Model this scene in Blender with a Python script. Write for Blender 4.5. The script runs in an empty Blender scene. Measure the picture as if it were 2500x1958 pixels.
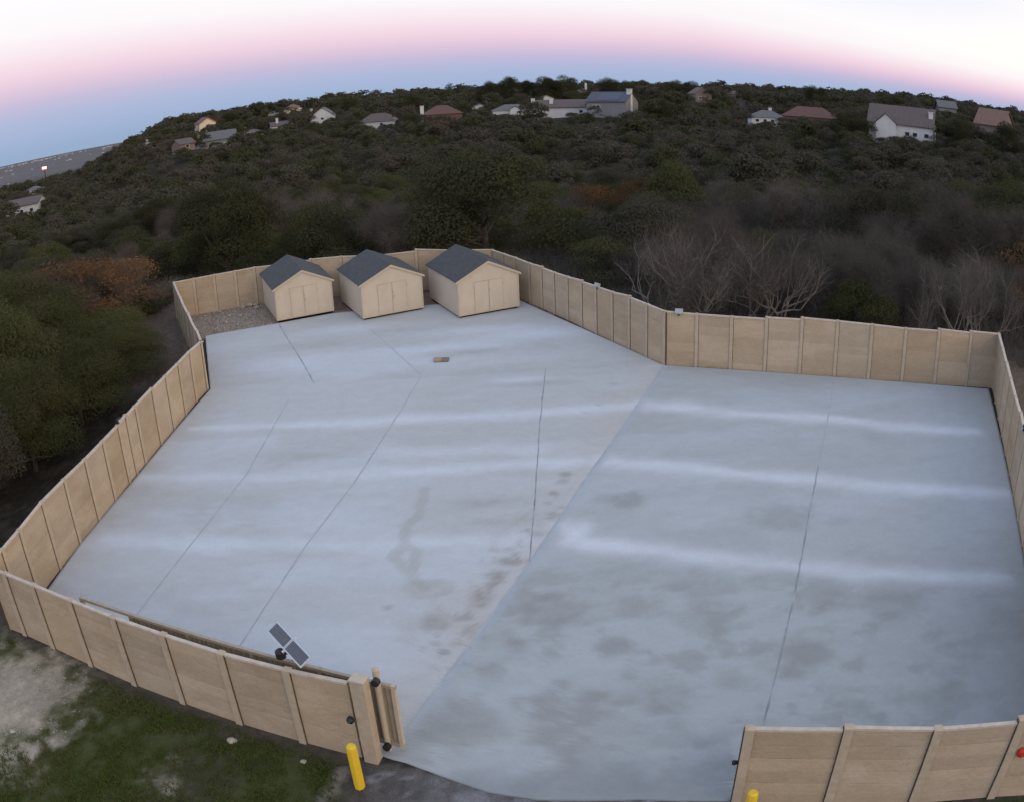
import bpy, math, random
import numpy as np
from mathutils import Vector, Matrix
rad = math.radians
SC = bpy.context.scene
COL = SC.collection

# ------------------------------------------------------------------ camera (wide drone lens with barrel distortion)
PITCH, ROLL = 0.34901, -0.04074
F = np.array([0, math.cos(PITCH), -math.sin(PITCH)]); U = np.array([0, math.sin(PITCH), math.cos(PITCH)]); R = np.array([1., 0, 0])
cr, sr = math.cos(ROLL), math.sin(ROLL)
R2 = cr * R + sr * U; U2 = -sr * R + cr * U
CAMZ = 16.4
cd = bpy.data.cameras.new('camera'); cam = bpy.data.objects.new('camera', cd); COL.objects.link(cam); SC.camera = cam
cam.matrix_world = Matrix(((R2[0], U2[0], -F[0], 0), (R2[1], U2[1], -F[1], 0), (R2[2], U2[2], -F[2], CAMZ), (0, 0, 0, 1)))
cd.type = 'PANO'
cd.sensor_fit = 'HORIZONTAL'; cd.sensor_width = 36.0; cd.sensor_height = 36.0 * 801 / 1024
cy = cd.cycles if hasattr(cd, 'cycles') and hasattr(cd.cycles, 'panorama_type') else cd
cy.panorama_type = 'FISHEYE_LENS_POLYNOMIAL'
cy.fisheye_fov = rad(150)
cy.fisheye_polynomial_k0 = 0.0
cy.fisheye_polynomial_k1 = -0.0694444 / 2.16414
cy.fisheye_polynomial_k2 = 0.0
cy.fisheye_polynomial_k3 = -0.0694444 ** 3 * 0.02736 / 2.16414
cy.fisheye_polynomial_k4 = 0.0
cd.clip_start = 0.1; cd.clip_end = 40000

# ------------------------------------------------------------------ node helper
class NT:
    def __init__(s, nt): s.nt = nt; nt.nodes.clear()
    def n(s, t, ins=None, **kw):
        nd = s.nt.nodes.new(t)
        for k, v in kw.items(): setattr(nd, k, v)
        if ins:
            for k, v in ins.items():
                sock = nd.inputs[k]
                if isinstance(v, bpy.types.NodeSocket): s.nt.links.new(v, sock)
                else: sock.default_value = v
        return nd
    def m(s, op, a, b=0.0, c=0.0, clamp=False):
        return s.n('ShaderNodeMath', {0: a, 1: b, 2: c}, operation=op, use_clamp=clamp).outputs[0]
    def ramp(s, fac, stops, interp='LINEAR'):
        nd = s.n('ShaderNodeValToRGB', {0: fac}); cr = nd.color_ramp; cr.interpolation = interp
        while len(cr.elements) > 1: cr.elements.remove(cr.elements[-1])
        cr.elements[0].position = stops[0][0]; cr.elements[0].color = (*stops[0][1], 1)
        for p, c in stops[1:]:
            e = cr.elements.new(p); e.color = (*c, 1)
        return nd.outputs[0]
    def mix(s, f, a, b, blend='MIX'):
        nd = s.n('ShaderNodeMix', data_type='RGBA', blend_type=blend, clamp_factor=True)
        for i, v in ((0, f), (6, a), (7, b)):
            if isinstance(v, bpy.types.NodeSocket): s.nt.links.new(v, nd.inputs[i])
            elif i == 0: nd.inputs[0].default_value = v
            else: nd.inputs[i].default_value = (*v, 1)
        return nd.outputs[2]
    def noise(s, vec, scale, detail=3, rough=.55, stretch=None, out=0):
        if stretch: vec = s.n('ShaderNodeMapping', {'Vector': vec, 'Scale': stretch}).outputs[0]
        return s.n('ShaderNodeTexNoise', {'Vector': vec, 'Scale': scale, 'Detail': detail, 'Roughness': rough}).outputs[out]
    def rng(s, v, a, b, c=0., d=1., smooth=False):
        return s.n('ShaderNodeMapRange', {0: v, 1: a, 2: b, 3: c, 4: d}, interpolation_type='SMOOTHSTEP' if smooth else 'LINEAR').outputs[0]

def srgb(*c): return tuple((x / 255 / 12.92) if x <= 10 else ((x / 255 + .055) / 1.055) ** 2.4 for x in c)

# ------------------------------------------------------------------ world: dusk sky, pink belt over blue earth shadow
SUN_AZ = 118.0
W = bpy.data.worlds.new('World'); SC.world = W; W.use_nodes = True
w = NT(W.node_tree)
d = w.n('ShaderNodeTexCoord').outputs['Generated']
sx = w.n('ShaderNodeSeparateXYZ', {0: d}); X_, Y_, Z_ = sx.outputs
hl = w.m('SQRT', w.m('ADD', w.m('MULTIPLY', X_, X_), w.m('MULTIPLY', Y_, Y_)))
el = w.m('MULTIPLY', w.m('ARCTAN2', Z_, hl), 180 / math.pi)
dot = w.m('DIVIDE', w.m('ADD', w.m('MULTIPLY', X_, math.sin(rad(110))), w.m('MULTIPLY', Y_, math.cos(rad(110)))), w.m('MAXIMUM', hl, .0001))
k = w.m('MULTIPLY_ADD', dot, .5, .5)
fr = w.ramp(k, [(0, (.24,) * 3), (.10, (.25,) * 3), (.18, (.275,) * 3), (.33, (.315,) * 3), (.44, (.365,) * 3), (.52, (.48,) * 3), (.60, (.63,) * 3), (.8, (1, 1, 1))])
t = w.m('MULTIPLY', w.m('MULTIPLY', el, fr), 4.0)
tt = w.m('DIVIDE', t, 60.0, clamp=True)
S = lambda x: x / 60.0
grad = w.ramp(tt, [(0, srgb(152, 178, 210)), (S(1.2), srgb(158, 184, 221)), (S(2.4), srgb(168, 186, 224)), (S(3.4), srgb(190, 188, 224)), (S(4.3), srgb(218, 196, 225)),
                   (S(5.4), srgb(240, 212, 232)), (S(6.6), srgb(249, 230, 243)), (S(8.2), (.99, .95, 1.0)), (S(11), (1.02, 1.0, 1.04)), (S(20), (.80, .88, 1.08)), (S(45), (.66, .78, 1.06)), (1, (.62, .75, 1.06))])
warm = w.m('MULTIPLY', w.rng(k, .50, .85, 0, 1, True), w.m('MULTIPLY', w.rng(t, 7, 14, 0, 1, True), w.rng(el, 55, 15, 0, 1, True)))
grad = w.mix(warm, grad, (1.45, 1.22, .92))
sky = w.n('ShaderNodeTexSky', sky_type='NISHITA', sun_disc=False, sun_elevation=rad(1.0), sun_rotation=rad(SUN_AZ), altitude=300.0)
skyc = w.n('ShaderNodeVectorMath', {0: sky.outputs[0], 3: .05}, operation='SCALE').outputs[0]
tot = w.n('ShaderNodeVectorMath', {0: grad, 1: skyc}, operation='ADD').outputs[0]
bg = w.n('ShaderNodeBackground', {'Color': tot, 'Strength': 0.93})
w.n('ShaderNodeOutputWorld', {'Surface': bg.outputs[0]})
try: W.cycles.sampling_method = 'MANUAL'; W.cycles.sample_map_resolution = 1024
except Exception: pass

# the last glow of the sun, low behind the camera to the right
ld = bpy.data.lights.new('sun', 'SUN'); ld.energy = 0.5; ld.angle = rad(40); ld.color = (1.0, .86, .70)
lo = bpy.data.objects.new('sun', ld); COL.objects.link(lo)
a = rad(SUN_AZ + 25); e_ = rad(18)
lo.rotation_euler = Vector((math.sin(a) * math.cos(e_), math.cos(a) * math.cos(e_), math.sin(e_))).to_track_quat('Z', 'Y').to_euler()
lo.location = (0, 0, 60)

SC.view_settings.view_transform = 'Standard'; SC.view_settings.look = 'None'; SC.view_settings.exposure = 0; SC.view_settings.gamma = 1
SC.view_settings.use_curve_mapping = False
SC.cycles.use_denoising = True
SC.cycles.max_bounces = 5; SC.cycles.diffuse_bounces = 3; SC.cycles.transparent_max_bounces = 8

rs = random.Random(7); nr = np.random.default_rng(11)

# ------------------------------------------------------------------ numpy noise
_perm = nr.random((256, 256))
def vnoise(x, y):
    xi = np.floor(x).astype(int); yi = np.floor(y).astype(int); fx = x - xi; fy = y - yi
    fx = fx * fx * (3 - 2 * fx); fy = fy * fy * (3 - 2 * fy)
    g = lambda i, j: _perm[i % 256, j % 256]
    return (g(xi, yi) * (1 - fx) + g(xi + 1, yi) * fx) * (1 - fy) + (g(xi, yi + 1) * (1 - fx) + g(xi + 1, yi + 1) * fx) * fy
def fbm(x, y, o=4, g=.5):
    s = 0; a = 1; n = 0
    for i in range(o): s = s + a * vnoise(x + 17.3 * i, y + 9.1 * i); n += a; a *= g; x = x * 2.03; y = y * 2.03
    return s / n
def sst(a, b, x):
    t = np.clip((x - a) / (b - a), 0, 1); return t * t * (3 - 2 * t)
def segd(x, y, a, b):
    a = np.array(a, float); b = np.array(b, float); d = b - a; L2 = d @ d
    h = np.clip(((x - a[0]) * d[0] + (y - a[1]) * d[1]) / L2, 0, 1)
    return np.hypot(x - a[0] - h * d[0], y - a[1] - h * d[1]), h
def pold(x, y, pts):
    return np.minimum.reduce([segd(x, y, pts[i], pts[i + 1])[0] for i in range(len(pts) - 1)])

# ------------------------------------------------------------------ the lie of the land
def plane(x, y): return .01574 * x + .10426 * y
YARD = [(-16.9, 20.1), (-3.6, 15.6), (4.7, 13.5), (13.2, 11.4), (22.7, 33.7), (7.02, 37.95), (-.8, 50.13), (-15.14, 50.45), (-20.1, 49.1), (-14.6, 38.2), (-16.9, 20.1)]
def inside(x, y):
    x = np.asarray(x, float); y = np.asarray(y, float); c = np.zeros(np.broadcast(x, y).shape, bool)
    for i in range(len(YARD) - 1):
        (x1, y1), (x2, y2) = YARD[i], YARD[i + 1]
        c ^= ((y1 > y) != (y2 > y)) & (x < (x2 - x1) * (y - y1) / (y2 - y1 + 1e-12) + x1)
    return c
RR = [0, 40, 58, 75, 110, 160, 220, 300, 360, 430, 500, 600, 700, 900, 1400, 3000, 6000, 20000]
ZC = [0, 3.8, 3.2, .8, -2.0, -2.6, -1.5, 0.0, 3.0, 4.0, 8.0, 13, 17.0, 14, -10, -50, -55, -75]
ZL = [0, 3.0, 1.5, -.6, -3.5, -5.0, -5.5, -6, -7, -8, -10, -12, -15, -20, -30, -50, -55, -75]
HPOS = [(-19.25, 430, -.42), (-18.6, 330, -1.95), (-16.1, 370, -1.35), (-14.1, 385, -1.05), (-14.7, 520, -.12), (-13.4, 540, .02), (-11.4, 420, -.85), (-23.2, 400, -.95), (-20.8, 300, -1.5), (-31.9, 300, -3.85), (-31.2, 430, -2.6), (-7.85, 375, -1.72), (-3.75, 340, -1.62), (-1.3, 420, -.92), (.75, 350, -1.5), (4.0, 320, -1.46), (2.95, 450, -.55), (7.25, 305, -1.40), (5.3, 560, -.1), (12.95, 430, -.5), (17.3, 330, -1.9), (20.2, 345, -1.5), (26.5, 238, -2.2), (29.5, 330, -.15), (32.9, 260, -1.5), (15.2, 470, -.1)]
def height(x, y):
    x = np.asarray(x, float); y = np.asarray(y, float)
    r = np.hypot(x, y); az = np.degrees(np.arctan2(x, y))
    s = sst(-29.5, -20.5, az)
    zc = np.interp(r, RR, ZC) + 5.5 * np.exp(-((az - 28) / 7) ** 2) * sst(120, 235, r) * sst(900, 500, r)
    zc = zc + 3.0 * sst(15, 34, az) * sst(40, 60, r) * sst(150, 90, r)
    f = zc * s + np.interp(r, RR, ZL) * (1 - s)
    f = f + (fbm(x / 60, y / 60, 3) - .5) * 3.5 * sst(70, 160, r)
    for ha, hr, he in HPOS:                                    # level pads under the hillside houses
        hx_, hy_ = math.sin(rad(ha)) * hr, math.cos(rad(ha)) * hr; q = np.exp(-((x - hx_) ** 2 + (y - hy_) ** 2) / 26 ** 2)
        f = f * (1 - q) + (16.4 + hr * math.tan(rad(he)) - .3) * q
    f = np.where(y < -5, np.minimum(f, 2), f)
    dd = np.where(inside(x, y), 0, pold(x, y, YARD))
    wgt = sst(2.5, 22, dd)
    wgt = np.where(y < 20, np.maximum(sst(25, 90, r) * 1.0, 0) * wgt, wgt)
    return plane(x, np.clip(y, -60, 70)) * (1 - wgt) + f * wgt - .05 * (dd < .5)
def H(x, y): return float(height(x, y))

# ------------------------------------------------------------------ object helpers
def mk(name, V, Fc, mat, parent=None, uv=None, smooth=False, attrs=None, base=None):
    """one mesh object; V in world metres; under a parent the vertices become relative to the parent's spot"""
    V = np.asarray(V, float); me = bpy.data.meshes.new(name)
    off = np.array(parent.location) if parent is not None and not parent.get('_local') else np.zeros(3)
    if parent is not None and parent.parent is not None: off = off + np.array(parent.parent.location)
    if base is not None: off = np.array(base, float)
    if isinstance(Fc, np.ndarray):
        n, k = Fc.shape; me.vertices.add(len(V)); me.vertices.foreach_set('co', (V - off).ravel())
        me.loops.add(n * k); me.loops.foreach_set('vertex_index', Fc.ravel().astype(np.int32))
        me.polygons.add(n); me.polygons.foreach_set('loop_start', np.arange(0, n * k, k, dtype=np.int32))
        try: me.polygons.foreach_set('loop_total', np.full(n, k, np.int32))
        except Exception: pass
        me.update(calc_edges=True)
    else: me.from_pydata([tuple(v) for v in (V - off)], [], Fc)
    if uv is not None:
        l = me.uv_layers.new(name='UVMap'); li = np.empty(len(me.loops), np.int32); me.loops.foreach_get('vertex_index', li)
        l.data.foreach_set('uv', np.asarray(uv, float)[li].ravel())
    if attrs:
        for k_, v in attrs.items():
            at = me.attributes.new(k_, 'FLOAT_COLOR', 'POINT'); v = np.asarray(v, float); at.data.foreach_set('color', np.c_[v, np.ones(len(v))].ravel())
    for m in (mat if isinstance(mat, (list, tuple)) else [mat]): me.materials.append(m)
    if smooth: me.shade_smooth()
    o = bpy.data.objects.new(name, me); COL.objects.link(o)
    if base is not None: o.location = base
    if parent is not None: o.parent = parent
    return o
def tag(o, label, cat, group=None):
    o['label'] = label; o['category'] = cat
    if group: o['group'] = group
    return o
def thing(name, label, cat, loc, group=None):
    o = bpy.data.objects.new(name, None); o.empty_display_size = .3; COL.objects.link(o); o.location = loc
    return tag(o, label, cat, group)
class MB:
    def __init__(s): s.v = []; s.f = []
    def add(s, V, Fc):
        b = len(s.v); s.v += [tuple(p) for p in V]; s.f += [tuple(i + b for i in f) for f in Fc]; return s
    def box(s, c, size, rz=0, tilt=None, bev=0):
        sx, sy, sz = [q / 2 for q in size]; c = Vector(c); M = Matrix.Rotation(rz, 3, 'Z')
        if tilt is not None: M = M @ tilt
        if bev:
            b = bev; V = []
            for z, ins in ((-sz, 0), (sz - b, 0), (sz, b)):
                for x, y in ((-1, -1), (1, -1), (1, 1), (-1, 1)):
                    V.append(c + M @ Vector((x * (sx - ins), y * (sy - ins), z)))
            Fc = [(3, 2, 1, 0), (8, 9, 10, 11)] + [(i + j, i + (j + 1) % 4, i + 4 + (j + 1) % 4, i + 4 + j) for i in (0, 4) for j in range(4)]
            return s.add(V, Fc)
        V = [c + M @ Vector((x * sx, y * sy, z * sz)) for z in (-1, 1) for x, y in ((-1, -1), (1, -1), (1, 1), (-1, 1))]
        return s.add(V, [(3, 2, 1, 0), (4, 5, 6, 7), (0, 1, 5, 4), (1, 2, 6, 5), (2, 3, 7, 6), (3, 0, 4, 7)])
    def tube(s, pts, rads, n=8, cap=True):
        b = len(s.v); P = [Vector(p) for p in pts]
        for i, p in enumerate(P):
            d = (P[min(i + 1, len(P) - 1)] - P[max(i - 1, 0)]).normalized(); q = d.to_track_quat('Z', 'Y')
            for j in range(n): a = 2 * math.pi * j / n; s.v.append(tuple(p + q @ Vector((math.cos(a) * rads[i], math.sin(a) * rads[i], 0))))
        for i in range(len(P) - 1):
            for j in range(n): s.f.append((b + i * n + j, b + i * n + (j + 1) % n, b + (i + 1) * n + (j + 1) % n, b + (i + 1) * n + j))
        if cap: s.f.append(tuple(b + j for j in reversed(range(n)))); s.f.append(tuple(b + (len(P) - 1) * n + j for j in range(n)))
        return s
    def build(s, name, mat, parent=None, **kw): return mk(name, s.v, s.f, mat, parent, **kw)

# ------------------------------------------------------------------ materials
def pmat(name, fn, rough=.9, spec=.25, metal=0):
    m = bpy.data.materials.new(name); m.use_nodes = True; n = NT(m.node_tree)
    col, bump = fn(n)
    b = n.n('ShaderNodeBsdfPrincipled', {'Roughness': rough, 'Metallic': metal, 'Specular IOR Level': spec})
    if isinstance(col, tuple): b.inputs['Base Color'].default_value = (*col, 1)
    else: n.nt.links.new(col, b.inputs['Base Color'])
    if bump is not None:
        h, st, dist = bump; bn = n.n('ShaderNodeBump', {'Height': h, 'Strength': st, 'Distance': dist}); n.nt.links.new(bn.outputs[0], b.inputs['Normal'])
    n.n('ShaderNodeOutputMaterial', {'Surface': b.outputs[0]})
    return m
def simple(name, c, var=.12, scale=6., rough=.8, spec=.3, metal=0, bump=0):
    def fn(n):
        o = n.n('ShaderNodeTexCoord').outputs['Object']; ns = n.noise(o, scale, 4)
        v = n.rng(ns, .3, .7, 1 - var, 1 + var)
        col = n.n('ShaderNodeVectorMath', {0: c, 3: v}, operation='SCALE').outputs[0]
        return col, ((ns, .3, bump) if bump else None)
    return pmat(name, fn, rough, spec, metal)

def precast(n):
    uv = n.n('ShaderNodeTexCoord'); ob = uv.outputs['Object']; ge = n.n('ShaderNodeNewGeometry').outputs['Position']; u = n.n('ShaderNodeSeparateXYZ', {0: uv.outputs['UV']})
    ri = n.n('ShaderNodeObjectInfo').outputs['Random']; ri2 = n.m('FRACT', n.m('MULTIPLY', ri, 7.31))
    course = n.m('FLOOR', n.m('MULTIPLY', u.outputs[1], 1 / .405))
    wn = n.n('ShaderNodeTexWhiteNoise', {'Vector': n.n('ShaderNodeCombineXYZ', {0: course, 1: ri}).outputs[0]}, noise_dimensions='3D').outputs[0]
    big = n.noise(ge, .55, 4, .6, (1, 1, 1.6)); str_ = n.noise(ge, 1.6, 5, .65, (.8, .8, 2.2)); fine = n.noise(ge, 22, 3)
    c = n.mix(n.rng(big, .35, .65, 0, 1, True), (.42, .325, .225), (.485, .39, .285))
    c = n.mix(n.rng(str_, .42, .70, 0, .42, True), c, (.37, .28, .185))
    c = n.mix(n.rng(ri2, .4, 1, 0, .55), c, (.44, .355, .275)); c = n.mix(n.rng(ri2, .3, 0, 0, .5), c, (.43, .32, .205))
    v = n.m('MULTIPLY', n.rng(wn, 0, 1, .91, 1.06), n.m('MULTIPLY', n.rng(ri, 0, 1, .93, 1.07), n.rng(fine, .3, .7, .93, 1.06)))
    c = n.n('ShaderNodeVectorMath', {0: c, 3: v}, operation='SCALE').outputs[0]
    joint = n.m('ABSOLUTE', n.m('SUBTRACT', n.m('FRACT', n.m('MULTIPLY', u.outputs[1], 1 / .405)), .5))
    h = n.m('ADD', n.m('MULTIPLY', n.noise(ob, 7, 5), 1.0), n.m('MULTIPLY', n.rng(joint, .44, .5, 0, 1), -.22))
    return c, (h, .55, .04)
M_PANEL = pmat('precast concrete panel', precast, .95, .15)
M_POST = simple('precast concrete post', (.455, .37, .275), .10, 5, .95, .15, bump=.01)
M_CAP = simple('wall cap concrete', (.53, .45, .365), .12, 5, .95, .15)
M_POSTDARK = simple('joint and shadow line', (.10, .075, .055), .1, 5, 1, 0)

def slabf(n):
    at = n.n('ShaderNodeAttribute', attribute_name='tone').outputs['Color']; ob = n.n('ShaderNodeTexCoord').outputs['Object']
    f = n.noise(ob, 9, 5, .65); g = n.noise(ob, 1.7, 4, .6, (1, 1.6, 1)); h = n.noise(ob, 60, 2)
    v = n.m('MULTIPLY', n.rng(f, .3, .7, .965, 1.035), n.m('MULTIPLY', n.rng(g, .3, .7, .96, 1.04), n.rng(h, .3, .7, .97, 1.03)))
    return n.n('ShaderNodeVectorMath', {0: at, 3: v}, operation='SCALE').outputs[0], (f, .25, .006)
M_SLAB = pmat('yard concrete', slabf, .78, .3)
M_JOINT = simple('joint sealant', (.15, .16, .17), .35, 3, .9, .1)
def groundf(n):
    at = n.n('ShaderNodeAttribute', attribute_name='tone').outputs['Color']; ob = n.n('ShaderNodeTexCoord').outputs['Object']
    f = n.noise(ob, 3.2, 6, .7); g = n.noise(ob, 22, 4, .7)
    v = n.m('MULTIPLY', n.rng(f, .3, .7, .72, 1.25), n.rng(g, .3, .7, .75, 1.25))
    return n.n('ShaderNodeVectorMath', {0: at, 3: v}, operation='SCALE').outputs[0], (g, .8, .08)
M_GROUND = pmat('soil', groundf, 1, .05)

def leafm(name, a, b, c, tr=.25):
    m = bpy.data.materials.new(name); m.use_nodes = True; n = NT(m.node_tree)
    g = n.n('ShaderNodeNewGeometry'); rp = g.outputs['Random Per Island']; oi = n.n('ShaderNodeObjectInfo').outputs['Random']
    ns = n.noise(g.outputs['Position'], .45, 3)
    col = n.mix(rp, a, b); col = n.mix(n.rng(ns, .42, .66, 0, .8, True), col, c)
    v = n.m('MULTIPLY', n.rng(oi, 0, 1, .75, 1.3), n.rng(rp, 0, 1, .9, 1.1))
    col = n.n('ShaderNodeVectorMath', {0: col, 3: v}, operation='SCALE').outputs[0]
    d1 = n.n('ShaderNodeBsdfDiffuse', {'Color': col, 'Roughness': 1.0}); d2 = n.n('ShaderNodeBsdfTranslucent', {'Color': col})
    mx = n.n('ShaderNodeMixShader', {0: tr, 1: d1.outputs[0], 2: d2.outputs[0]})
    n.n('ShaderNodeOutputMaterial', {'Surface': mx.outputs[0]}); return m
M_EVER = leafm('dark evergreen leaves', (.056, .060, .038), (.064, .067, .040), (.084, .080, .038))
M_OLIVE = leafm('olive green leaves', (.078, .084, .040), (.090, .094, .042), (.105, .100, .048))
M_DUSTY = leafm('grey green leaves', (.070, .068, .052), (.080, .076, .056), (.092, .082, .055))
M_RUST = leafm('rust coloured leaves', (.19, .10, .050), (.15, .085, .046), (.12, .08, .05))
M_TWIG = leafm('bare grey twigs', (.108, .092, .080), (.136, .117, .102), (.122, .106, .093), .1)
M_FARTWIG = leafm('far bare crowns', (.078, .070, .056), (.094, .083, .067), (.088, .078, .062), .1)
M_PALETWIG = leafm('pale bare twigs', (.17, .15, .13), (.21, .19, .165), (.19, .165, .14), .1)
M_REDTWIG = leafm('reddish twigs', (.085, .045, .042), (.10, .055, .05), (.075, .04, .038), .1)
M_BARK = simple('dark bark', (.075, .062, .054), .3, 4, 1, .05)
M_PALEBARK = simple('pale bark', (.23, .20, .17), .2, 4, 1, .05)
M_MIDBARK = simple('grey bark', (.15, .13, .115), .2, 4, 1, .05)
M_GRASS = leafm('green grass', (.078, .096, .024), (.105, .120, .034), (.125, .122, .05))
M_STONE = simple('limestone', (.38, .335, .27), .2, 8, .95, .1)

# ------------------------------------------------------------------ ground sheet
def graded(lo, hi, s, far, n):
    core = np.arange(lo, hi, s); g = np.geomspace(1, (far - hi), n)
    g2 = np.geomspace(1, (far + lo if lo < 0 else far), n)
    return np.r_[(lo - g2)[::-1], core, hi + g]
gx = graded(-30, 26, .16, 12000, 60)
gy = np.r_[(9 - np.geomspace(.5, 1500, 26))[::-1], np.arange(9, 23, .14), np.arange(23, 56, .3), 56 + np.geomspace(.5, 12000, 110)]
GX, GY = np.meshgrid(gx, gy); x = GX.ravel(); y = GY.ravel(); z = height(x, y)
z = z + (fbm(x * 2.3, y * 2.3, 3) - .5) * .10 * (~inside(x, y)) * sst(.2, 1.2, pold(x, y, YARD)) 
n1 = fbm(x * .35, y * .35, 5, .6); n2 = fbm(x * 1.7 + 40, y * 1.7, 4, .6); n3 = fbm(x * .08 + 9, y * .08, 3)
r_ = np.hypot(x, y)
def lerp(a, b, t): return a * (1 - t)[:, None] + np.array(b) * t[:, None]
c = np.tile([.040, .034, .028], (len(x), 1))
c = lerp(c, (.065, .055, .046), sst(.45, .65, n2))
c = lerp(c, (.055, .065, .03), sst(.5, .62, n1) * .6)
# bare earth strip along the left wall, brown clearing by the short wall, apron in front of the gate
dl = pold(x, y, [(-15, 39), (-17.2, 20.5)]); c = lerp(c, (.105, .086, .070), sst(3.2, 1.4, dl + n2) )
dc = np.hypot((x + 21) / 1.3, (y - 46) / 2.2); c = lerp(c, (.15, .118, .095), sst(4.6, 2.8, dc + 2.4 * (n2 - .5)))
c = lerp(c, (.045, .055, .022), sst(.48, .6, n2) * sst(4.5, 3, dl) * sst(27, 24, y) * .8)
dr = pold(x, y, [(23, 34), (14, 12)]); c = lerp(c, (.16, .12, .09), sst(7, 2, dr))
# lawn outside the front wall
front = (y < 21) & (x < 0); fy = y - (15.6 - .34 * (x + 3.6))       # distance below the wall line
c2 = np.tile([.046, .062, .016], (len(x), 1)); c2 = lerp(c2, (.078, .085, .034), sst(.42, .68, n2)); c2 = lerp(c2, (.075, .066, .045), sst(.50, .66, n1) * .75)
c2 = lerp(c2, (.095, .082, .062), sst(-.9, -.2, fy + .5 * (n2 - .5)))                       # soil right under the wall
pale = np.maximum(sst(2.6, .6, np.hypot((x + 15.2) / 1.25, (y - 17.0) / 1.25) + 3.2 * (n2 - .5)), sst(1.5, .3, np.hypot(x + 14.4, y - 14.6) + 2.4 * (n2 - .5)))
pale = np.maximum(pale, sst(.7, .1, np.hypot((x + 9.2), (y - 14.5)) + 1.6 * (n2 - .5)) * .7)
c2 = lerp(c2, (.44, .375, .285), pale * .95)
east = sst(-5.2, -4.2, x + .9 * (n2 - .5) + (15.5 - y) * -.1)
c2 = lerp(c2, (.098, .084, .074), east)
strip = sst(.22, .08, segd(x, y, (-4.45, 15.2), (-4.95, 13.9))[0] + .2 * (n2 - .5)); c2 = lerp(c2, (.22, .195, .165), strip * .9)
wf = (sst(21.2, 20.8, y) * sst(-24, -20, x) * (~inside(x, y)))[:, None]; c = c * (1 - wf) + c2 * wf
apr = (y < 15.6) & (x > -3.8); ca = np.tile([.15, .142, .138], (len(x), 1)); ca = lerp(ca, (.22, .22, .225), sst(.45, .62, n2) * sst(-3.2, -1.5, x)); ca = lerp(ca, (.10, .09, .08), sst(-1.5, -3.6, x) * .7); ca = lerp(ca, (.33, .35, .38), sst(.66, .74, fbm(x * 2.4 + 3, y * 2.4, 3)) * .5)
c[apr] = ca[apr]
ri_ = (y < 12.6 - .25 * (x - 9)) & (x > 8.0) & ~inside(x, y); cr_ = lerp(np.tile([.09, .075, .06], (len(x), 1)), (.05, .065, .03), sst(.45, .55, n2)); c[ri_] = cr_[ri_]
# stony dirt inside the yard behind the sheds' line, dark gaps by the slab
ins = inside(x, y); c[ins] = np.tile([.245, .195, .155], (ins.sum(), 1)) * (.75 + .5 * n2[ins])[:, None]
ins2 = ins & (y < 45); c[ins2] = (.05, .045, .042)
# far suburb plain, lightened with haze put into its colour
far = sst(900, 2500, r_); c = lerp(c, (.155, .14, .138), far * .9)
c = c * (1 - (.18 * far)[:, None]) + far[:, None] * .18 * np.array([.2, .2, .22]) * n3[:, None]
nx, ny = len(gx), len(gy); idx = np.arange(nx * ny).reshape(ny, nx)
Fg = np.stack([idx[:-1, :-1], idx[:-1, 1:], idx[1:, 1:], idx[1:, :-1]], -1).reshape(-1, 4)
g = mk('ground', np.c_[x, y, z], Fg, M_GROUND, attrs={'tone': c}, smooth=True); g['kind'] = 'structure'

# ------------------------------------------------------------------ concrete slab
LB = [(11.55, 12.95), (13.55, 4.72), (13.95, 2.6), (14.2, .2), (14.5, -.9), (15.0, -1.9), (15.55, -2.9), (15.75, -3.5), (20.2, -16.55), (22.7, -16.30), (25.3, -16.10), (29.7, -15.48), (34.2, -14.98), (38.14, -14.50), (45.44, -17.03), (46.47, -12.93), (47.43, -9.74), (47.7, -3.4)]
RB = [(11.55, 13.0), (33.5, 22.48), (37.84, 6.98), (45.9, 1.7), (47.7, .55)]
rows = np.unique(np.r_[np.arange(11.55, 47.7, .12), [p[0] for p in LB], [p[0] for p in RB]])
LB = [(a, b + (.07 if 20.1 < a < 38.2 else 0)) for a, b in LB]; RB = [(a, b - (.15 if a < 33.6 else 0)) for a, b in RB]
xl = np.interp(rows, [p[0] for p in LB], [p[1] for p in LB]); xr = np.interp(rows, [p[0] for p in RB], [p[1] for p in RB])
edge = (rows < 15.7); xl = xl - edge * (fbm(rows * 1.2, rows * 0 + 3.3) - .5) * .3
NCx = 280; tt_ = np.linspace(0, 1, NCx)
SX = xl[:, None] * (1 - tt_) + xr[:, None] * tt_; SY = np.repeat(rows[:, None], NCx, 1)
x = SX.ravel(); y = SY.ravel(); z = plane(x, y)
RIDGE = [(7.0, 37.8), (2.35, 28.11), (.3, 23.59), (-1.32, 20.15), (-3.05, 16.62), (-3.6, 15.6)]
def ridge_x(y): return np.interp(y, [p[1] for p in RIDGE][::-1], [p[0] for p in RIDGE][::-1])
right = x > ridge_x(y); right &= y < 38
def fb(sx, sy, o=4, g=.55, k=0): return fbm(x * sx + k, y * sy + k * 1.7, o, g)
c = np.tile([.505, .485, .455], (len(x), 1))
c = lerp(c, (.575, .575, .585), sst(.46, .62, fb(.16, .5, 4, .5, 3)) * .75)
c = lerp(c, (.445, .41, .37), sst(.48, .64, fb(.13, .38, 4, .55, 31)) * .75)
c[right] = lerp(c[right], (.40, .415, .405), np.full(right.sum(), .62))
c[~right] = lerp(c[~right], (.53, .51, .495), np.full((~right).sum(), .35))
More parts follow.
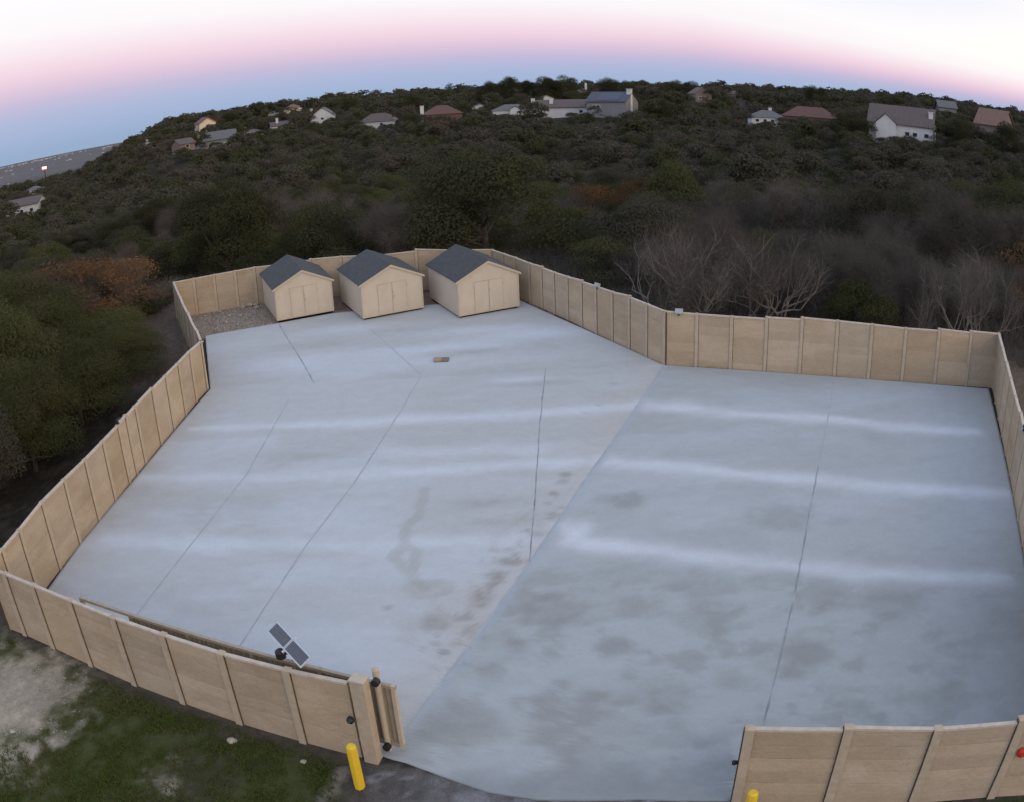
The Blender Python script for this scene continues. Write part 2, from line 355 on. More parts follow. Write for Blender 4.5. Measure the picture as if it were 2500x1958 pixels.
# darker damp blotches, strongest towards the gate on the right bay
low = sst(24.5, 21, y + .25 * (x - 4)) * right
c = lerp(c, (.405, .405, .38), low * .45)
bl = sst(.47, .74, fb(.55, 1.15, 4, .55, 57)); c = lerp(c, (.31, .31, .28), bl * (.38 * low + .12 * right + .04))
bl2 = sst(.50, .74, fb(1.1, 1.6, 4, .6, 77)); c = lerp(c, (.28, .27, .24), bl2 * .46 * low)
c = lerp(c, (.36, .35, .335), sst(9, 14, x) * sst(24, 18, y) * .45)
# dusty tan band on the left side of the ridge
dx = ridge_x(y) - x; band = sst(2.6, .2, dx + 1.5 * (fb(.8, .8, 3) - .5)) * (dx > 0) * sst(38, 37, y)
c = lerp(c, (.49, .435, .385), band * .55)
c = lerp(c, (.385, .33, .28), sst(.52, .66, fb(1.5, 1.2, 4, .6, 5)) * sst(3.0, .5, dx) * (dx > 0) * sst(28.5, 24, y) * sst(17, 19, y) * .7)
c = lerp(c, (.30, .26, .23), sst(.60, .70, fb(2.6, 2.2, 4, .6, 15)) * sst(2.2, .4, dx) * (dx > 0) * sst(30, 25, y) * sst(18, 20, y) * .6)
def streak(pts, w, s, wob=.5, k=0):
    global c
    d = pold(x, y + (fb(.35, .35, 3, .5, k) - .5) * wob, pts); ww = w * (.5 + fb(.5, .5, 3, .5, k + 9))
    c = lerp(c, (.69, .685, .70), np.exp(-(d / (1.35 * ww)) ** 2) * s * .72 * (.55 + .75 * fb(.7, 1.5, 4, .6, k + 4)))
streak([(5.4, 34.03), (7.27, 33.36), (9.51, 32.56), (12.87, 31.83), (15.74, 30.62), (19.4, 29.7)], .34, .95, .3, 1)
streak([(3.2, 29.6), (6.34, 28.68), (8.33, 27.99), (10.89, 27.14), (13.81, 26.18), (18.2, 24.9)], .32, .95, .3, 2)
streak([(1.5, 25.6), (2.2, 24.5), (5.92, 23.26), (8.66, 22.25), (11.17, 21.46), (15.6, 20.1)], .32, .85, .3, 3)
streak([(2.2, 25.5), (1.6, 24.6), (3.34, 24.13)], .3, .8, .3, 8)
streak([(-14.0, 34.1), (-7.28, 33.9), (1.12, 33.84), (4.6, 33.88)], .30, .8, .3, 4)
streak([(-15, 29.9), (-5.88, 29.65), (2.3, 29.66)], .30, .8, .3, 5)
streak([(-15, 25.4), (-9.97, 25.14), (-4.0, 24.93), (.3, 24.91)], .34, .62, .3, 6)
streak([(-5, 31.4), (-3.5, 31.3), (.9, 30.7)], .35, .55, .6, 7)
for (sx_, sy_, rx, ry, s) in ((2, 42.5, 3.4, .8, .6), (-8.4, 44.8, 2.2, .7, .45), (-12, 40.7, 2.2, .9, .4), (-3, 41.2, 3.2, .6, .5), (.3, 37.1, 1.4, .35, .5), (-1.5, 43.4, 3.5, .5, .4)):
    c = lerp(c, (.66, .67, .70), np.exp(-((x - sx_) / rx) ** 2 - ((y - sy_) / ry) ** 2) * s)
for (sx_, sy_, rx, ry, s) in ((-1.6, 40.6, 2.2, .5, .6), (-5, 44, 2, .5, .45), (-10.4, 42.8, 2.4, .5, .35), (1.5, 41, 1.6, .7, .45), (-9.5, 31.0, 2.8, 1.0, .4), (-10.6, 27.5, 3, 1.2, .35), (1.1, 36.6, 1.2, .3, .4), (-1.5, 27.2, 2.4, .6, .4), (-.6, 26.0, 2.4, .35, .45)):
    c = lerp(c, (.39, .36, .32), np.exp(-((x - sx_) / rx) ** 2 - ((y - sy_) / ry) ** 2 + 2 * (fb(1, 1.8) - .5)) * s)
# cross pour line and winding silt stain, oil spots
c = lerp(c, (.43, .41, .385), sst(1.1, .05, y - 37.9 + .05 * x) * (y > 37.88) * sst(7, 4, np.abs(x + .5)) * .45)
sn = [(-3.21, 28.3), (-3.34, 26.55), (-3.7, 26.01), (-3.69, 24.92), (-4.0, 24.3), (-3.75, 23.9), (-3.41, 23.38), (-2.9, 22.6)]
sd = np.minimum(pold(x, y, sn), pold(x, y, [(-3.69, 24.9), (-3.25, 24.6), (-3.25, 23.9), (-3.3, 23.3)]))
c = lerp(c, (.37, .34, .285), sst(.26, .12, sd + .12 * (fb(3, 3) - .5)) * .42)
c = lerp(c, (.38, .35, .30), sst(1.0, .75, np.hypot((x + 2.75), (y - 22.55) / .55) + .5 * (fb(3, 3) - .5)) * .38)
for (sx_, sy_, rr, s) in ((1.82, 28.82, .22, .7), (1.7, 28.4, .2, .5), (1.29, 27.61, .2, .75), (-.38, 23.77, .32, .8), (-.79, 23.08, .3, .5), (-.3, 24.4, .2, .4), (-2.41, 20.94, .4, .5), (-2.15, 19.64, .17, .85), (3.86, 26.82, .62, .62), (3.1, 27.1, .4, .35), (9.0, 25.15, 1.0, .45), (2.54, 19.44, .5, .7), (-.2, 19.8, .35, .45), (-1.2, 21.7, .3, .5), (.6, 25.2, .22, .5), (.35, 25.4, .14, .6), (-1.0, 22.1, .25, .45), (-3.9, 21.7, .12, .6), (1.05, 27.0, .12, .6), (4.4, 36.2, .14, .4), (3.6, 34.2, .14, .5), (3.0, 33.6, .16, .3), (7.56, 18.4, .8, .4), (11.06, 19.8, 1.0, .45), (9.04, 20.9, .8, .45), (1.0, 21.2, .9, .45), (3.3, 21.2, .7, .45), (-1.7, 16.9, 1.1, .4), (1.4, 16.5, 1.5, .35), (3.6, 17.4, .8, .35)):
    c = lerp(c, (.22, .205, .175), sst(1.25, .35, np.hypot((x - sx_) / (rr * 1.25), (y - sy_) / rr) + .9 * (fb(2.2, 2.2, 4, .6, 13) - .5)) * s * .68)
# damp bluish strip just right of the ridge
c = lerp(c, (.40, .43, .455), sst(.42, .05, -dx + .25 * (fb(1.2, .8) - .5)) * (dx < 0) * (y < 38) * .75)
c = lerp(c, (.24, .245, .245), sst(15.9, 14.4, y + .35 * (x + 3) * 0 + 1.1 * (fb(.8, .8) - .5)) * (x < 5) * .7)
c[right] = c[right] * [.985, .962, .955]
c = c * np.array([.89, .955, 1.0]) * (1 - .20 * sst(5, 15, x) * sst(29, 16, y))[:, None]  # lower right corner darkened in the colour, partly for lens vignette
nxs, nys = NCx, len(rows); idx = np.arange(nxs * nys).reshape(nys, nxs)
Fs = np.stack([idx[:-1, :-1], idx[:-1, 1:], idx[1:, 1:], idx[1:, :-1]], -1).reshape(-1, 4)
# skirt so that the slab has an edge
sk = np.r_[idx[:, 0], idx[-1, 1:], idx[::-1, -1][1:], idx[0, ::-1][1:]]
V = np.c_[x, y, z]; b0 = len(V); low_ = V[sk] - [0, 0, .12]; V = np.r_[V, low_]; cc = np.r_[c, c[sk] * .8]
q = np.arange(len(sk) - 1); Fs = np.r_[Fs, np.stack([sk[:-1], sk[1:], b0 + q + 1, b0 + q], -1)]
slab = mk('yard_slab', V, Fs, M_SLAB, attrs={'tone': cc}); slab['kind'] = 'structure'
def joint(pts, w, name='expansion_joint', wob=.02, m=M_JOINT):
    P = []
    for (a, b) in zip(pts[:-1], pts[1:]):
        L = math.dist(a, b); n = max(2, int(L / .3))
        P += [(a[0] + (b[0] - a[0]) * i / n, a[1] + (b[1] - a[1]) * i / n) for i in range(n)]
    P.append(pts[-1]); V = []; Fc = []
    for i, (px, py) in enumerate(P):
        q0 = P[max(i - 1, 0)]; q1 = P[min(i + 1, len(P) - 1)]; d = Vector((q1[0] - q0[0], q1[1] - q0[1])).normalized(); nn = Vector((-d.y, d.x))
        o = (rs.random() - .5) * wob; ww = w * (.55 + .9 * rs.random()) / 2
        for s in (-1, 1): X, Y = px + nn.x * (o + s * ww), py + nn.y * (o + s * ww); V.append((X, Y, plane(X, Y) + .004))
        if i: Fc.append((2 * i - 2, 2 * i - 1, 2 * i + 1, 2 * i)) 
    o = mk(name, V, Fc, m, slab); return o
M_JFAINT = simple('worn joint sealant', (.385, .395, .40), .08, 1.5, .9, .1); M_JMID = simple('grey joint sealant', (.29, .30, .31), .3, 1.5, .9, .1)
joint([(-4.11, 37.9), (-4.74, 34.47), (-5.83, 29.24), (-7.03, 24.94), (-8.11, 20.24), (-8.6, 18.3)], .05, m=M_JFAINT)
joint([(-10.0, 36.5), (-10.36, 29.9), (-11.13, 26.03), (-12.13, 21.19), (-12.5, 19.6)], .05, m=M_JFAINT)
joint([(-12.81, 46.4), (-11.96, 44.46), (-10.7, 41.71), (-9.72, 39.48), (-9.12, 38.02)], .045, m=M_JMID)
joint([(-7.3, 44.55), (-5.7, 41.41), (-4.97, 39.95), (-4.02, 38.07)], .04, m=M_JFAINT)
joint([(14.6, 35.5), (13.5, 33.0), (12.4, 30.6), (11.25, 28.1)], .05, m=M_JFAINT)
joint([(11.25, 28.1), (9.87, 25.01), (9.0, 22.95), (8.01, 20.61), (7.11, 18.57), (6.0, 16.01), (5.4, 14.4)], .05, m=M_JMID)
joint([(1.58, 38.17), (1.08, 32.93), (.68, 27.68), (.34, 23.7)], .04, m=M_JMID)
joint([p for p in RIDGE], .07, m=M_JFAINT)

# ------------------------------------------------------------------ precast walls
def wall(label, pts, hs, steps=None, post=.15, first=True, last=True, group='precast concrete walls round the yard', out=1, lift=0):
    """pts: joint positions; hs: wall top above the slab at each joint"""
    cx, cy_ = pts[0]; root = thing('precast_wall', label, 'wall', (cx, cy_, plane(cx, cy_)), group)
    steps = steps or {}
    for i in range(len(pts) - 1):
        a = Vector((*pts[i], 0)); b = Vector((*pts[i + 1], 0)); L = (b - a).length; d = (b - a) / L; nn = Vector((-d.y, d.x, 0))
        a2 = a + d * (post * .42); b2 = b - d * (post * .42)
        ha = hs[i] + steps.get(i, 0); hb = hs[i + 1]
        NX, NZ, th = 10, 15, .035; V = []; UV = []; Fc = []
        for side in (-1, 1):
            base = len(V)
            for jz in range(NZ + 1):
                for jx in range(NX + 1):
                    u = jx / NX; v = jz / NZ; p = a2.lerp(b2, u); h = ha + (hb - ha) * u; zb = plane(p.x, p.y) - .15
                    zz = zb + (h + .15) * v; amp = 0 if jx in (0, NX) or jz in (0, NZ) else .009
                    off = side * (th + amp * (rs.random() - .3)); V.append((p.x + nn.x * off, p.y + nn.y * off, zz)); UV.append((u * L, (h + .15) * v))
            for jz in range(NZ):
                for jx in range(NX):
                    k = base + jz * (NX + 1) + jx; f = (k, k + 1, k + NX + 2, k + NX + 1); Fc.append(f if side < 0 else f[::-1])
        S2 = (NX + 1) * (NZ + 1); T = NZ * (NX + 1)
        for jx in range(NX): Fc.append((T + jx, T + jx + 1, S2 + T + jx + 1, S2 + T + jx))
        for jz in range(NZ):
            for e in (0, NX): k = jz * (NX + 1) + e; Fc.append((k, k + NX + 1, S2 + k + NX + 1, S2 + k))
        mk('panel', V, Fc, M_PANEL, root, uv=UV)
        # thin cap lip on the panel
        cb = MB(); za = plane(*a2.xy) + ha; zb_ = plane(*b2.xy) + hb; w2 = .06
        P4 = [a2 + nn * -w2, b2 + nn * -w2, b2 + nn * w2, a2 + nn * w2]; zs = [za, zb_, zb_, za]
        cb.add([(p.x, p.y, z_ - .05) for p, z_ in zip(P4, zs)] + [(p.x, p.y, z_ + .012) for p, z_ in zip(P4, zs)], [(3, 2, 1, 0), (4, 5, 6, 7), (0, 1, 5, 4), (1, 2, 6, 5), (2, 3, 7, 6), (3, 0, 4, 7)])
        cb.build('cap', M_CAP, root)
    for i, p in enumerate(pts):
        if (i == 0 and not first) or (i == len(pts) - 1 and not last): continue
        q0 = pts[max(i - 1, 0)]; q1 = pts[min(i + 1, len(pts) - 1)]; ang = math.atan2(q1[1] - q0[1], q1[0] - q0[0])
        h = hs[i] + max(steps.get(i, 0), 0) + .035; zb = plane(*p) - .15
        mb = MB().box((p[0], p[1], zb + (h + .15) / 2), (post, post, h + .15), ang, bev=.015)
        mb.build('post', M_POST, root)
        # dark joint and shadow line along one side of the post
        dx, dy = math.cos(ang), math.sin(ang); mb = MB()
        mb.box((p[0] + dx * post * .5 * out, p[1] + dy * post * .5 * out, zb + (h + .1) / 2), (.042, post * .62, h + .08), ang); mb.build('joint_shadow_line', M_POSTDARK, root)  # solid dark strip: the joint plus the post's shadow line painted in
    return root
BR = [(7.02, 37.93), (8.44, 37.6), (9.98, 37.18), (11.52, 36.7), (13.1, 36.25), (14.72, 35.8), (16.3, 35.3), (17.93, 34.88), (19.56, 34.44), (21.2, 34.04), (22.68, 33.68)]
wall('long tan precast wall across the back right of the yard, darker woods behind it', BR, [2.5, 2.44, 2.42, 2.44, 2.53, 2.58, 2.56, 2.5, 2.52, 2.55, 2.6], {3: .07, 4: .08, 8: .08, 9: .07}, first=False)
DG = [(7.02, 37.93), (6.37, 38.95), (5.7, 40.01), (5.02, 41.08), (4.35, 42.13), (3.73, 43.16), (3.1, 44.22), (2.47, 45.2), (1.87, 46.2), (1.25, 47.1), (.5, 48.3), (-.15, 49.2), (-.8, 50.13)]
wall('slanting tan wall running back from the corner to the rightmost shed', DG, [2.5, 2.5, 2.5, 2.42, 2.38, 2.32, 2.26, 2.22, 2.2, 2.2, 2.2, 2.2, 2.2], {2: .05, 5: .05, 8: .05}, out=-1)
BK = [(-15.14, 50.45), (-13.4, 50.5), (-11.6, 50.55), (-9.7, 50.5), (-7.4, 50.45), (-5.2, 50.4), (-3, 50.3), (-.8, 50.13)]
wall('back wall seen in the gaps between the three sheds', BK, [2.2, 2.2, 2.28, 2.35, 2.25, 2.35, 2.28, 2.22], {2: .06, 5: .1}, last=False)
BL = [(-20.1, 49.1), (-18.85, 49.42), (-17.6, 49.76), (-16.3, 50.1), (-15.14, 50.45)]
wall('short back wall over the stony dirt, left of the leftmost shed', BL, [2.2, 2.2, 2.2, 2.2, 2.2], last=False)
SW = [(-20.1, 49.1), (-19.3, 47.5), (-18.5, 45.9), (-17.7, 44.3), (-16.9, 42.8), (-16.1, 41.2), (-15.3, 39.7), (-14.62, 38.3)]
wall('short wall running back at the far left, seen from its shaded outer face', SW, [2.2, 2.2, 2.22, 2.25, 2.25, 2.28, 2.32, 2.35], {2: .06, 4: .06, 6: .05}, first=False, last=False)
LF = [(-14.62, 38.2), (-14.70, 37.9), (-14.79, 36.9), (-14.90, 35.54), (-15.04, 34.18), (-15.2, 32.8), (-15.37, 31.16), (-15.47, 30.3), (-15.56, 29.6), (-15.7, 28.25), (-15.88, 26.8), (-16.1, 25.25), (-16.3, 23.63), (-16.5, 22.0), (-16.7, 20.9), (-16.9, 20.15)]
LF = [LF[0]] + LF[2:]
wall('long left wall of tan panels, a dark gap along its foot', LF, [2.35, 2.4, 2.42, 2.44, 2.44, 2.5, 2.48, 2.46, 2.48, 2.5, 2.56, 2.62, 2.55, 2.5, 2.45], {4: .06, 6: .06}, last=True)
FR = [(-16.9, 20.15), (-16.1, 19.92), (-14.67, 19.42), (-12.92, 18.76), (-11.12, 18.08), (-9.35, 17.48), (-7.48, 16.83), (-5.61, 16.24), (-3.95, 15.72)]
wall('front wall left of the gate opening, seen from outside above the lawn', FR, [2.3, 2.28, 2.28, 2.3, 2.31, 2.3, 2.31, 2.34, 2.4], {}, first=False, last=False, post=.2)
RW = [(22.68, 33.68), (21.95, 32.1), (21.25, 30.6), (20.55, 29.1), (19.88, 27.6), (19.22, 26.1), (18.55, 24.6), (17.9, 23.1), (17.25, 21.6), (16.6, 20.1), (15.95, 18.6), (15.3, 17.1), (14.65, 15.6), (14.0, 14.1), (13.4, 12.7), (12.9, 11.45)]
wall('right side wall seen at a steep angle at the edge of the frame', RW, [2.6, 2.56, 2.52, 2.55, 2.5, 2.52, 2.46, 2.5, 2.45, 2.45, 2.45, 2.4, 2.4, 2.4, 2.4, 2.4], {2: .05, 5: .06}, first=False, last=False, out=-1)
F2 = [(4.78, 13.55), (6.95, 13.02), (9.05, 12.45), (11.2, 11.95), (12.9, 11.45), (14.9, 10.95)]
wall('front wall right of the gate opening, in the lower right corner', F2, [2.36, 2.38, 2.40, 2.44, 2.5, 2.5], {1: .06, 3: .10}, out=-1, post=.22)

# ------------------------------------------------------------------ sheds
def shedwall(n):
    ob = n.n('ShaderNodeTexCoord').outputs['Object']; p = n.n('ShaderNodeNewGeometry').outputs['Position']
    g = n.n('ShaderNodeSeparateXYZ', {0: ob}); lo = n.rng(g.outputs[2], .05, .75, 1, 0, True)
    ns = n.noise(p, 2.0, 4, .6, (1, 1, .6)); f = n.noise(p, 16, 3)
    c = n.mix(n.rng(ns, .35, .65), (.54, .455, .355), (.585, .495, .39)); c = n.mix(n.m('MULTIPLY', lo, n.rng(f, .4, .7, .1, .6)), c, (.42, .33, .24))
    return c, (f, .15, .01)
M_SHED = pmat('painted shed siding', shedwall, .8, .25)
M_SHEDTRIM = simple('shed trim paint', (.52, .43, .325), .05, 6, .75)
def shingle(n):
    ob = n.n('ShaderNodeTexCoord').outputs['UV']
    br = n.n('ShaderNodeTexBrick', {'Vector': ob, 'Color1': (.074, .074, .074, 1), 'Color2': (.088, .088, .087, 1), 'Mortar': (.058, .058, .058, 1), 'Scale': 1.0, 'Mortar Size': .006, 'Brick Width': .3, 'Row Height': .14})
    ns = n.noise(ob, 3, 4); c = n.mix(n.rng(ns, .35, .7, 0, .5), br.outputs[0], (.09, .097, .105))
    return c, (br.outputs[1], -.4, .01)
M_SHINGLE = pmat('dark grey asphalt shingles', shingle, .9, .2)
M_GAPSHADE = simple('skid gap shade', (.02, .018, .017), .2, 3, 1, 0)
M_METAL = simple('bright metal', (.65, .65, .66), .05, 3, .35, .5, 1)
M_BLACK = simple('black plastic', (.018, .018, .02), .2, 9, .5, .4)
M_LINE = simple('shed seams', (.52, .435, .335), .1, 6, 1, .1)
def shed(label, FL, ang, wdt, dep, he, hr, handle=True):
    a = rad(ang); ex = Vector((math.cos(a), math.sin(a), 0)); ey = Vector((-math.sin(a + rad(8.5)), math.cos(a + rad(8.5)), 0))
    z0 = plane(*FL); root = thing('storage_shed', label, 'shed', (FL[0], FL[1], z0), 'tan storage sheds at the back of the yard')
    def P(u, v, h): p = Vector((FL[0], FL[1], 0)) + ex * u + ey * v; return (p.x, p.y, plane(p.x, p.y) + h)
    b0 = .10
    V = [P(0, 0, b0), P(wdt, 0, b0), P(wdt, 0, he), P(wdt / 2, 0, hr - .06), P(0, 0, he), P(0, dep, b0), P(wdt, dep, b0), P(wdt, dep, he), P(wdt / 2, dep, hr - .06), P(0, dep, he)]
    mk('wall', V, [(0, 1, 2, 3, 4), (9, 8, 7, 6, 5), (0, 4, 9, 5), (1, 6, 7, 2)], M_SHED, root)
    i = .10; V = [P(i, i, -.1), P(wdt - i, i, -.1), P(wdt - i, dep, -.1), P(i, dep, -.1), P(i, i, b0 + .01), P(wdt - i, i, b0 + .01), P(wdt - i, dep, b0 + .01), P(i, dep, b0 + .01)]
    mk('skid_gap_shade', V, [(0, 1, 5, 4), (1, 2, 6, 5), (2, 3, 7, 6), (3, 0, 4, 7), (4, 5, 6, 7)], M_GAPSHADE, root)  # skid block painted near black for the shadowed gap beneath the shed
    # roof, two slopes
    ov, of = .12, .07; s = (hr - he) / (wdt / 2); V = []; UV = []; Fc = []
    for sd in (0, 1):
        e = -ov if sd == 0 else wdt + ov; ez = he - s * ov; b = len(V)
        for t in (0, .05):
            for (u, h) in ((e, ez), (wdt / 2, hr)):
                for v in (-of, dep + of): V.append(P(u, v, h + t)); UV.append((v, abs(u - wdt / 2) * 1.1))
        f = [(0, 1, 3, 2), (4, 6, 7, 5), (0, 4, 5, 1), (0, 2, 6, 4), (1, 5, 7, 3)]
        Fc += [tuple(b + q for q in ff) for ff in f]
    rf = mk('roof', V, Fc, M_SHINGLE, root, uv=UV)
    mb = MB()
    for (u0, h0, u1, h1) in ((-ov, he - s * ov, wdt / 2, hr), (wdt + ov, he - s * ov, wdt / 2, hr)):   # barge boards
        mb.add([P(u0, -of - .015, h0 - .10), P(u1, -of - .015, h1 - .10), P(u1, -of - .015, h1 + .02), P(u0, -of - .015, h0 + .02), P(u0, -of + .01, h0 - .10), P(u1, -of + .01, h1 - .10), P(u1, -of + .01, h1 + .02), P(u0, -of + .01, h0 + .02)],
               [(0, 1, 2, 3), (7, 6, 5, 4), (0, 4, 5, 1), (3, 2, 6, 7), (0, 3, 7, 4)])
    mb.build('fascia', M_SHEDTRIM, rf)
    mb = MB()
    def strip(u0, u1, h0, h1, y=-.02):
        mb.add([P(u0, y, h0), P(u1, y, h0), P(u1, y, h1), P(u0, y, h1), P(u0, -.001, h0), P(u1, -.001, h0), P(u1, -.001, h1), P(u0, -.001, h1)], [(0, 1, 2, 3), (7, 6, 5, 4), (0, 4, 5, 1), (3, 2, 6, 7), (0, 3, 7, 4), (1, 5, 6, 2)])
    strip(.0, .07, b0, he - .02); mb.build('corner_trim', M_SHEDTRIM, root); mb = MB(); strip(wdt - .07, wdt, b0, he - .02); mb.build('corner_trim', M_SHEDTRIM, root)
    mb = MB(); dm = wdt * .5; dw = wdt * .235
    def leaf(u0, u1):
        nonlocal mb
        mb = MB(); strip(u0, u1, b0 + .04, 1.83, -.018); dr = mb.build('door', M_SHED, root)
        mb = MB()
        for (p0, p1, q0, q1) in ((u0, u0 + .03, b0 + .04, 1.83), (u1 - .03, u1, b0 + .04, 1.83), (u0 + .03, u1 - .03, 1.80, 1.83)): strip(p0, p1, q0, q1, -.024)
        mb.build('frame', M_LINE, dr)
        for hz in (.4, 1.5):
            mb = MB(); uh = u0 - .01 if u0 < dm - .1 else u1 + .01; strip(uh - .05, uh + .05, hz, hz + .05, -.03); mb.build('hinge', M_LINE, dr)
        return dr
    leaf(dm - dw, dm - .006); dr = leaf(dm + .006, dm + dw)
    if handle: MB().tube([P(dm + .08, -.03, .95), P(dm + .08, -.09, .95), P(dm + .08, -.09, 1.08), P(dm + .08, -.03, 1.08)], [.02] * 4, 6).build('handle', M_METAL, dr)
    MB().tube([P(dm + .02, -.02, 1.25), P(dm + .02, -.05, 1.25), P(dm + .02, -.05, 1.36)], [.015] * 3, 6).build('latch', M_LINE, dr)
    return root
shed('leftmost tan shed with dark grey gable roof, beside the stony dirt', (-12.92, 46.55), 17.5, 3.30, 3.7, 1.95, 2.74)
shed('middle tan shed of three, a bright handle on its double door', (-7.85, 45.85), 19.5, 3.43, 3.75, 2.0, 2.8)
shed('rightmost tan shed, next to the slanting wall, no bright handle', (-2.6, 45.19), 19, 3.40, 3.9, 2.02, 2.86, False)

# ------------------------------------------------------------------ things in and around the yard
M_WOOD = simple('weathered board', (.36, .27, .19), .25, 14, .9)
t = thing('wooden_pallet_block', 'small brown wooden block lying on the slab in front of the sheds', 'wood block', (-3.25, 39.75, plane(-3.25, 39.75)))
MB().box((-3.42, 39.75, plane(-3.42, 39.75) + .06), (.36, .42, .1), .05, bev=.01).build('board', M_WOOD, t)
MB().box((-3.06, 39.75, plane(-3.06, 39.75) + .045), (.34, .46, .075), -.04, bev=.01).build('board', simple('dark board', (.22, .16, .12), .3, 14), t)

def flood(label, x, y, z, ang, s=1, dark=False):
    t = thing('wall_floodlight', label, 'floodlight', (x, y, z), 'floodlights on top of the walls')
    hm = M_BLACK if dark else simple('grey lamp housing', (.36, .37, .38), .05, 9, .5)
    MB().box((x, y, z + .10 * s), (.34 * s, .16 * s, .2 * s), ang, Matrix.Rotation(rad(-25), 3, 'X'), 0).build('housing', hm, t)
    MB().box((x - .0 + .1 * math.sin(ang), y - .1 * math.cos(ang), z + .08 * s), (.28 * s, .02, .14 * s), ang, Matrix.Rotation(rad(-25), 3, 'X')).build('lens', simple('lamp glass', (.36, .37, .39), .05, 9, .2, .5), t)
    MB().tube([(x, y, z - .12), (x, y, z + .04)], [.03, .03], 6).build('bracket', M_BLACK, t)
flood('grey floodlight on the back right wall just right of the corner', 7.62, 37.70, plane(7.6, 37.8) + 2.44, rad(-16), 1.05)
flood('small pale floodlight halfway along the slanting wall', 4.38, 42.0, plane(4.4, 42) + 2.4, rad(-60), .9)
flood('black floodlight halfway along the left wall', -15.55, 29.75, plane(-15.5, 29.7) + 2.5, rad(85), .9, True)
flood('dark floodlight on the right side wall at the edge of the frame', 18.7, 25.0, plane(18.7, 25) + 2.45, rad(245), .9, True)
flood('tiny dark lamp on the kink of the left wall', -14.6, 38.25, plane(-14.6, 38.2) + 2.3, rad(60), .5, True)

# gate
M_GATE = simple('tan painted steel', (.36, .30, .22), .12, 7, .6, .3)
M_GATELIGHT = simple('light tan paint', (.50, .42, .32), .08, 7, .6, .3)
gp = thing('gate_post', 'thick tan concrete post ending the front wall left of the gate opening', 'gate post', (-3.7, 15.64, plane(-3.7, 15.64)))
ga = math.atan2(-.53, 1.66)
MB().box((-3.74, 15.66, plane(-3.74, 15.66) + 1.2), (.36, .30, 2.72), ga, bev=.02).build('shaft', M_POST, gp)
MB().box((-3.74, 15.66, plane(-3.74, 15.66) + 2.60), (.40, .34, .06), ga, bev=.02).build('cap', M_GATELIGHT, gp)
G0 = Vector((-12.75, 19.10, 0)); G1 = Vector((-2.95, 15.90, 0)); gd = (G1 - G0).normalized(); gn = Vector((-gd.y, gd.x, 0)); GL = (G1 - G0).length; gang = math.atan2(gd.y, gd.x)
gt = thing('sliding_gate', 'tan steel sliding gate standing open behind the front wall', 'gate', (G0.x, G0.y, plane(G0.x, G0.y)))
def gz(s, h): p = G0 + gd * s; return (p.x, p.y, plane(p.x, p.y) + h)
def beam(s0, h0, s1, h1, wy, wz, off=0):
    a_ = Vector(gz(s0, h0)) + gn * off; b_ = Vector(gz(s1, h1)) + gn * off; v = b_ - a_; mb = MB(); up = Vector((0, 0, 1)) if abs(v.normalized().z) < .9 else gd
    u2 = (up - v.normalized() * up.dot(v.normalized())).normalized() * wz / 2; w2 = v.cross(u2).normalized() * wy / 2
    return mb.add([a_ - u2 - w2, a_ + u2 - w2, a_ + u2 + w2, a_ - u2 + w2, b_ - u2 - w2, b_ + u2 - w2, b_ + u2 + w2, b_ - u2 + w2], [(0, 1, 2, 3), (7, 6, 5, 4), (0, 4, 5, 1), (1, 5, 6, 2), (2, 6, 7, 3), (3, 7, 4, 0)])
beam(0, 2.14, GL, 2.10, .10, .09).build('top_rail', M_GATE, gt); beam(0, .20, GL, .20, .10, .12).build('bottom_rail', M_GATE, gt)
for s in (.05, 2.1, 4.2, 6.3, 8.3, GL - .06): beam(s, .1, s, 2.16, .12, .10).build('upright', M_GATELIGHT if s > GL - 1 else M_GATE, gt)
N = 200; V = []; Fc = []                                     # corrugated sheet
for i in range(N + 1):
    s = 2.1 + (GL - 2.2) * i / N; o = .018 if (i // 2) % 2 else -.018
    for h in (.26, 2.09): V.append(tuple(Vector(gz(s, h)) + gn * o))
    if i: Fc.append((2 * i - 2, 2 * i, 2 * i + 1, 2 * i - 1))
mk('corrugated_sheet', V, Fc, simple('tan corrugated steel', (.30, .25, .18), .12, 4, .6), gt)
pp = (-3.38, 15.98); zb = plane(*pp)
gg = thing('gate_guide_post', 'slim tan post with black rollers at the gate opening', 'guide post', (*pp, zb))
MB().tube([(*pp, zb - .1), (*pp, zb + 2.58), (*pp, zb + 2.66)], [.085, .085, .05], 12).build('shaft', M_GATELIGHT, gg)
for h in (2.33, .22):
    q = Vector((pp[0], pp[1], zb + h)) - gn * .14 + gd * .05
    MB().tube([q - gn * .09, q + gn * .05], [.10, .10], 12).build('roller', M_BLACK, gg)
q = Vector((-4.05, 15.56, plane(-4.05, 15.56) + 1.45)); wn_ = Vector((-.33, -.94, 0))
kp = thing('gate_keypad', 'small black rounded call box on the front wall beside the gate post', 'call box', tuple(q + wn_ * .04))
MB().tube([q + wn_ * .03, q + wn_ * .12, q + wn_ * .17], [.10, .095, .05], 12).build('housing', M_BLACK, kp)
MB().tube([q + wn_ * .165, q + wn_ * .19], [.03, .03], 8).build('button', M_METAL, kp)
q = Vector((4.66, 13.62, plane(4.66, 13.62) + 1.25)); lf = Vector((-1, .1, 0))
ks = thing('gate_sensor', 'small black sensor on the left end of the right front wall', 'sensor', tuple(q))
MB().tube([q, q - Vector((.1, 0, 0)), q - Vector((.14, 0, 0))], [.05, .07, .03], 10).build('housing', M_BLACK, ks)
MB().tube([q - Vector((.135, 0, 0)), q - Vector((.15, 0, 0))], [.02, .02], 8).build('eye', M_METAL, ks)

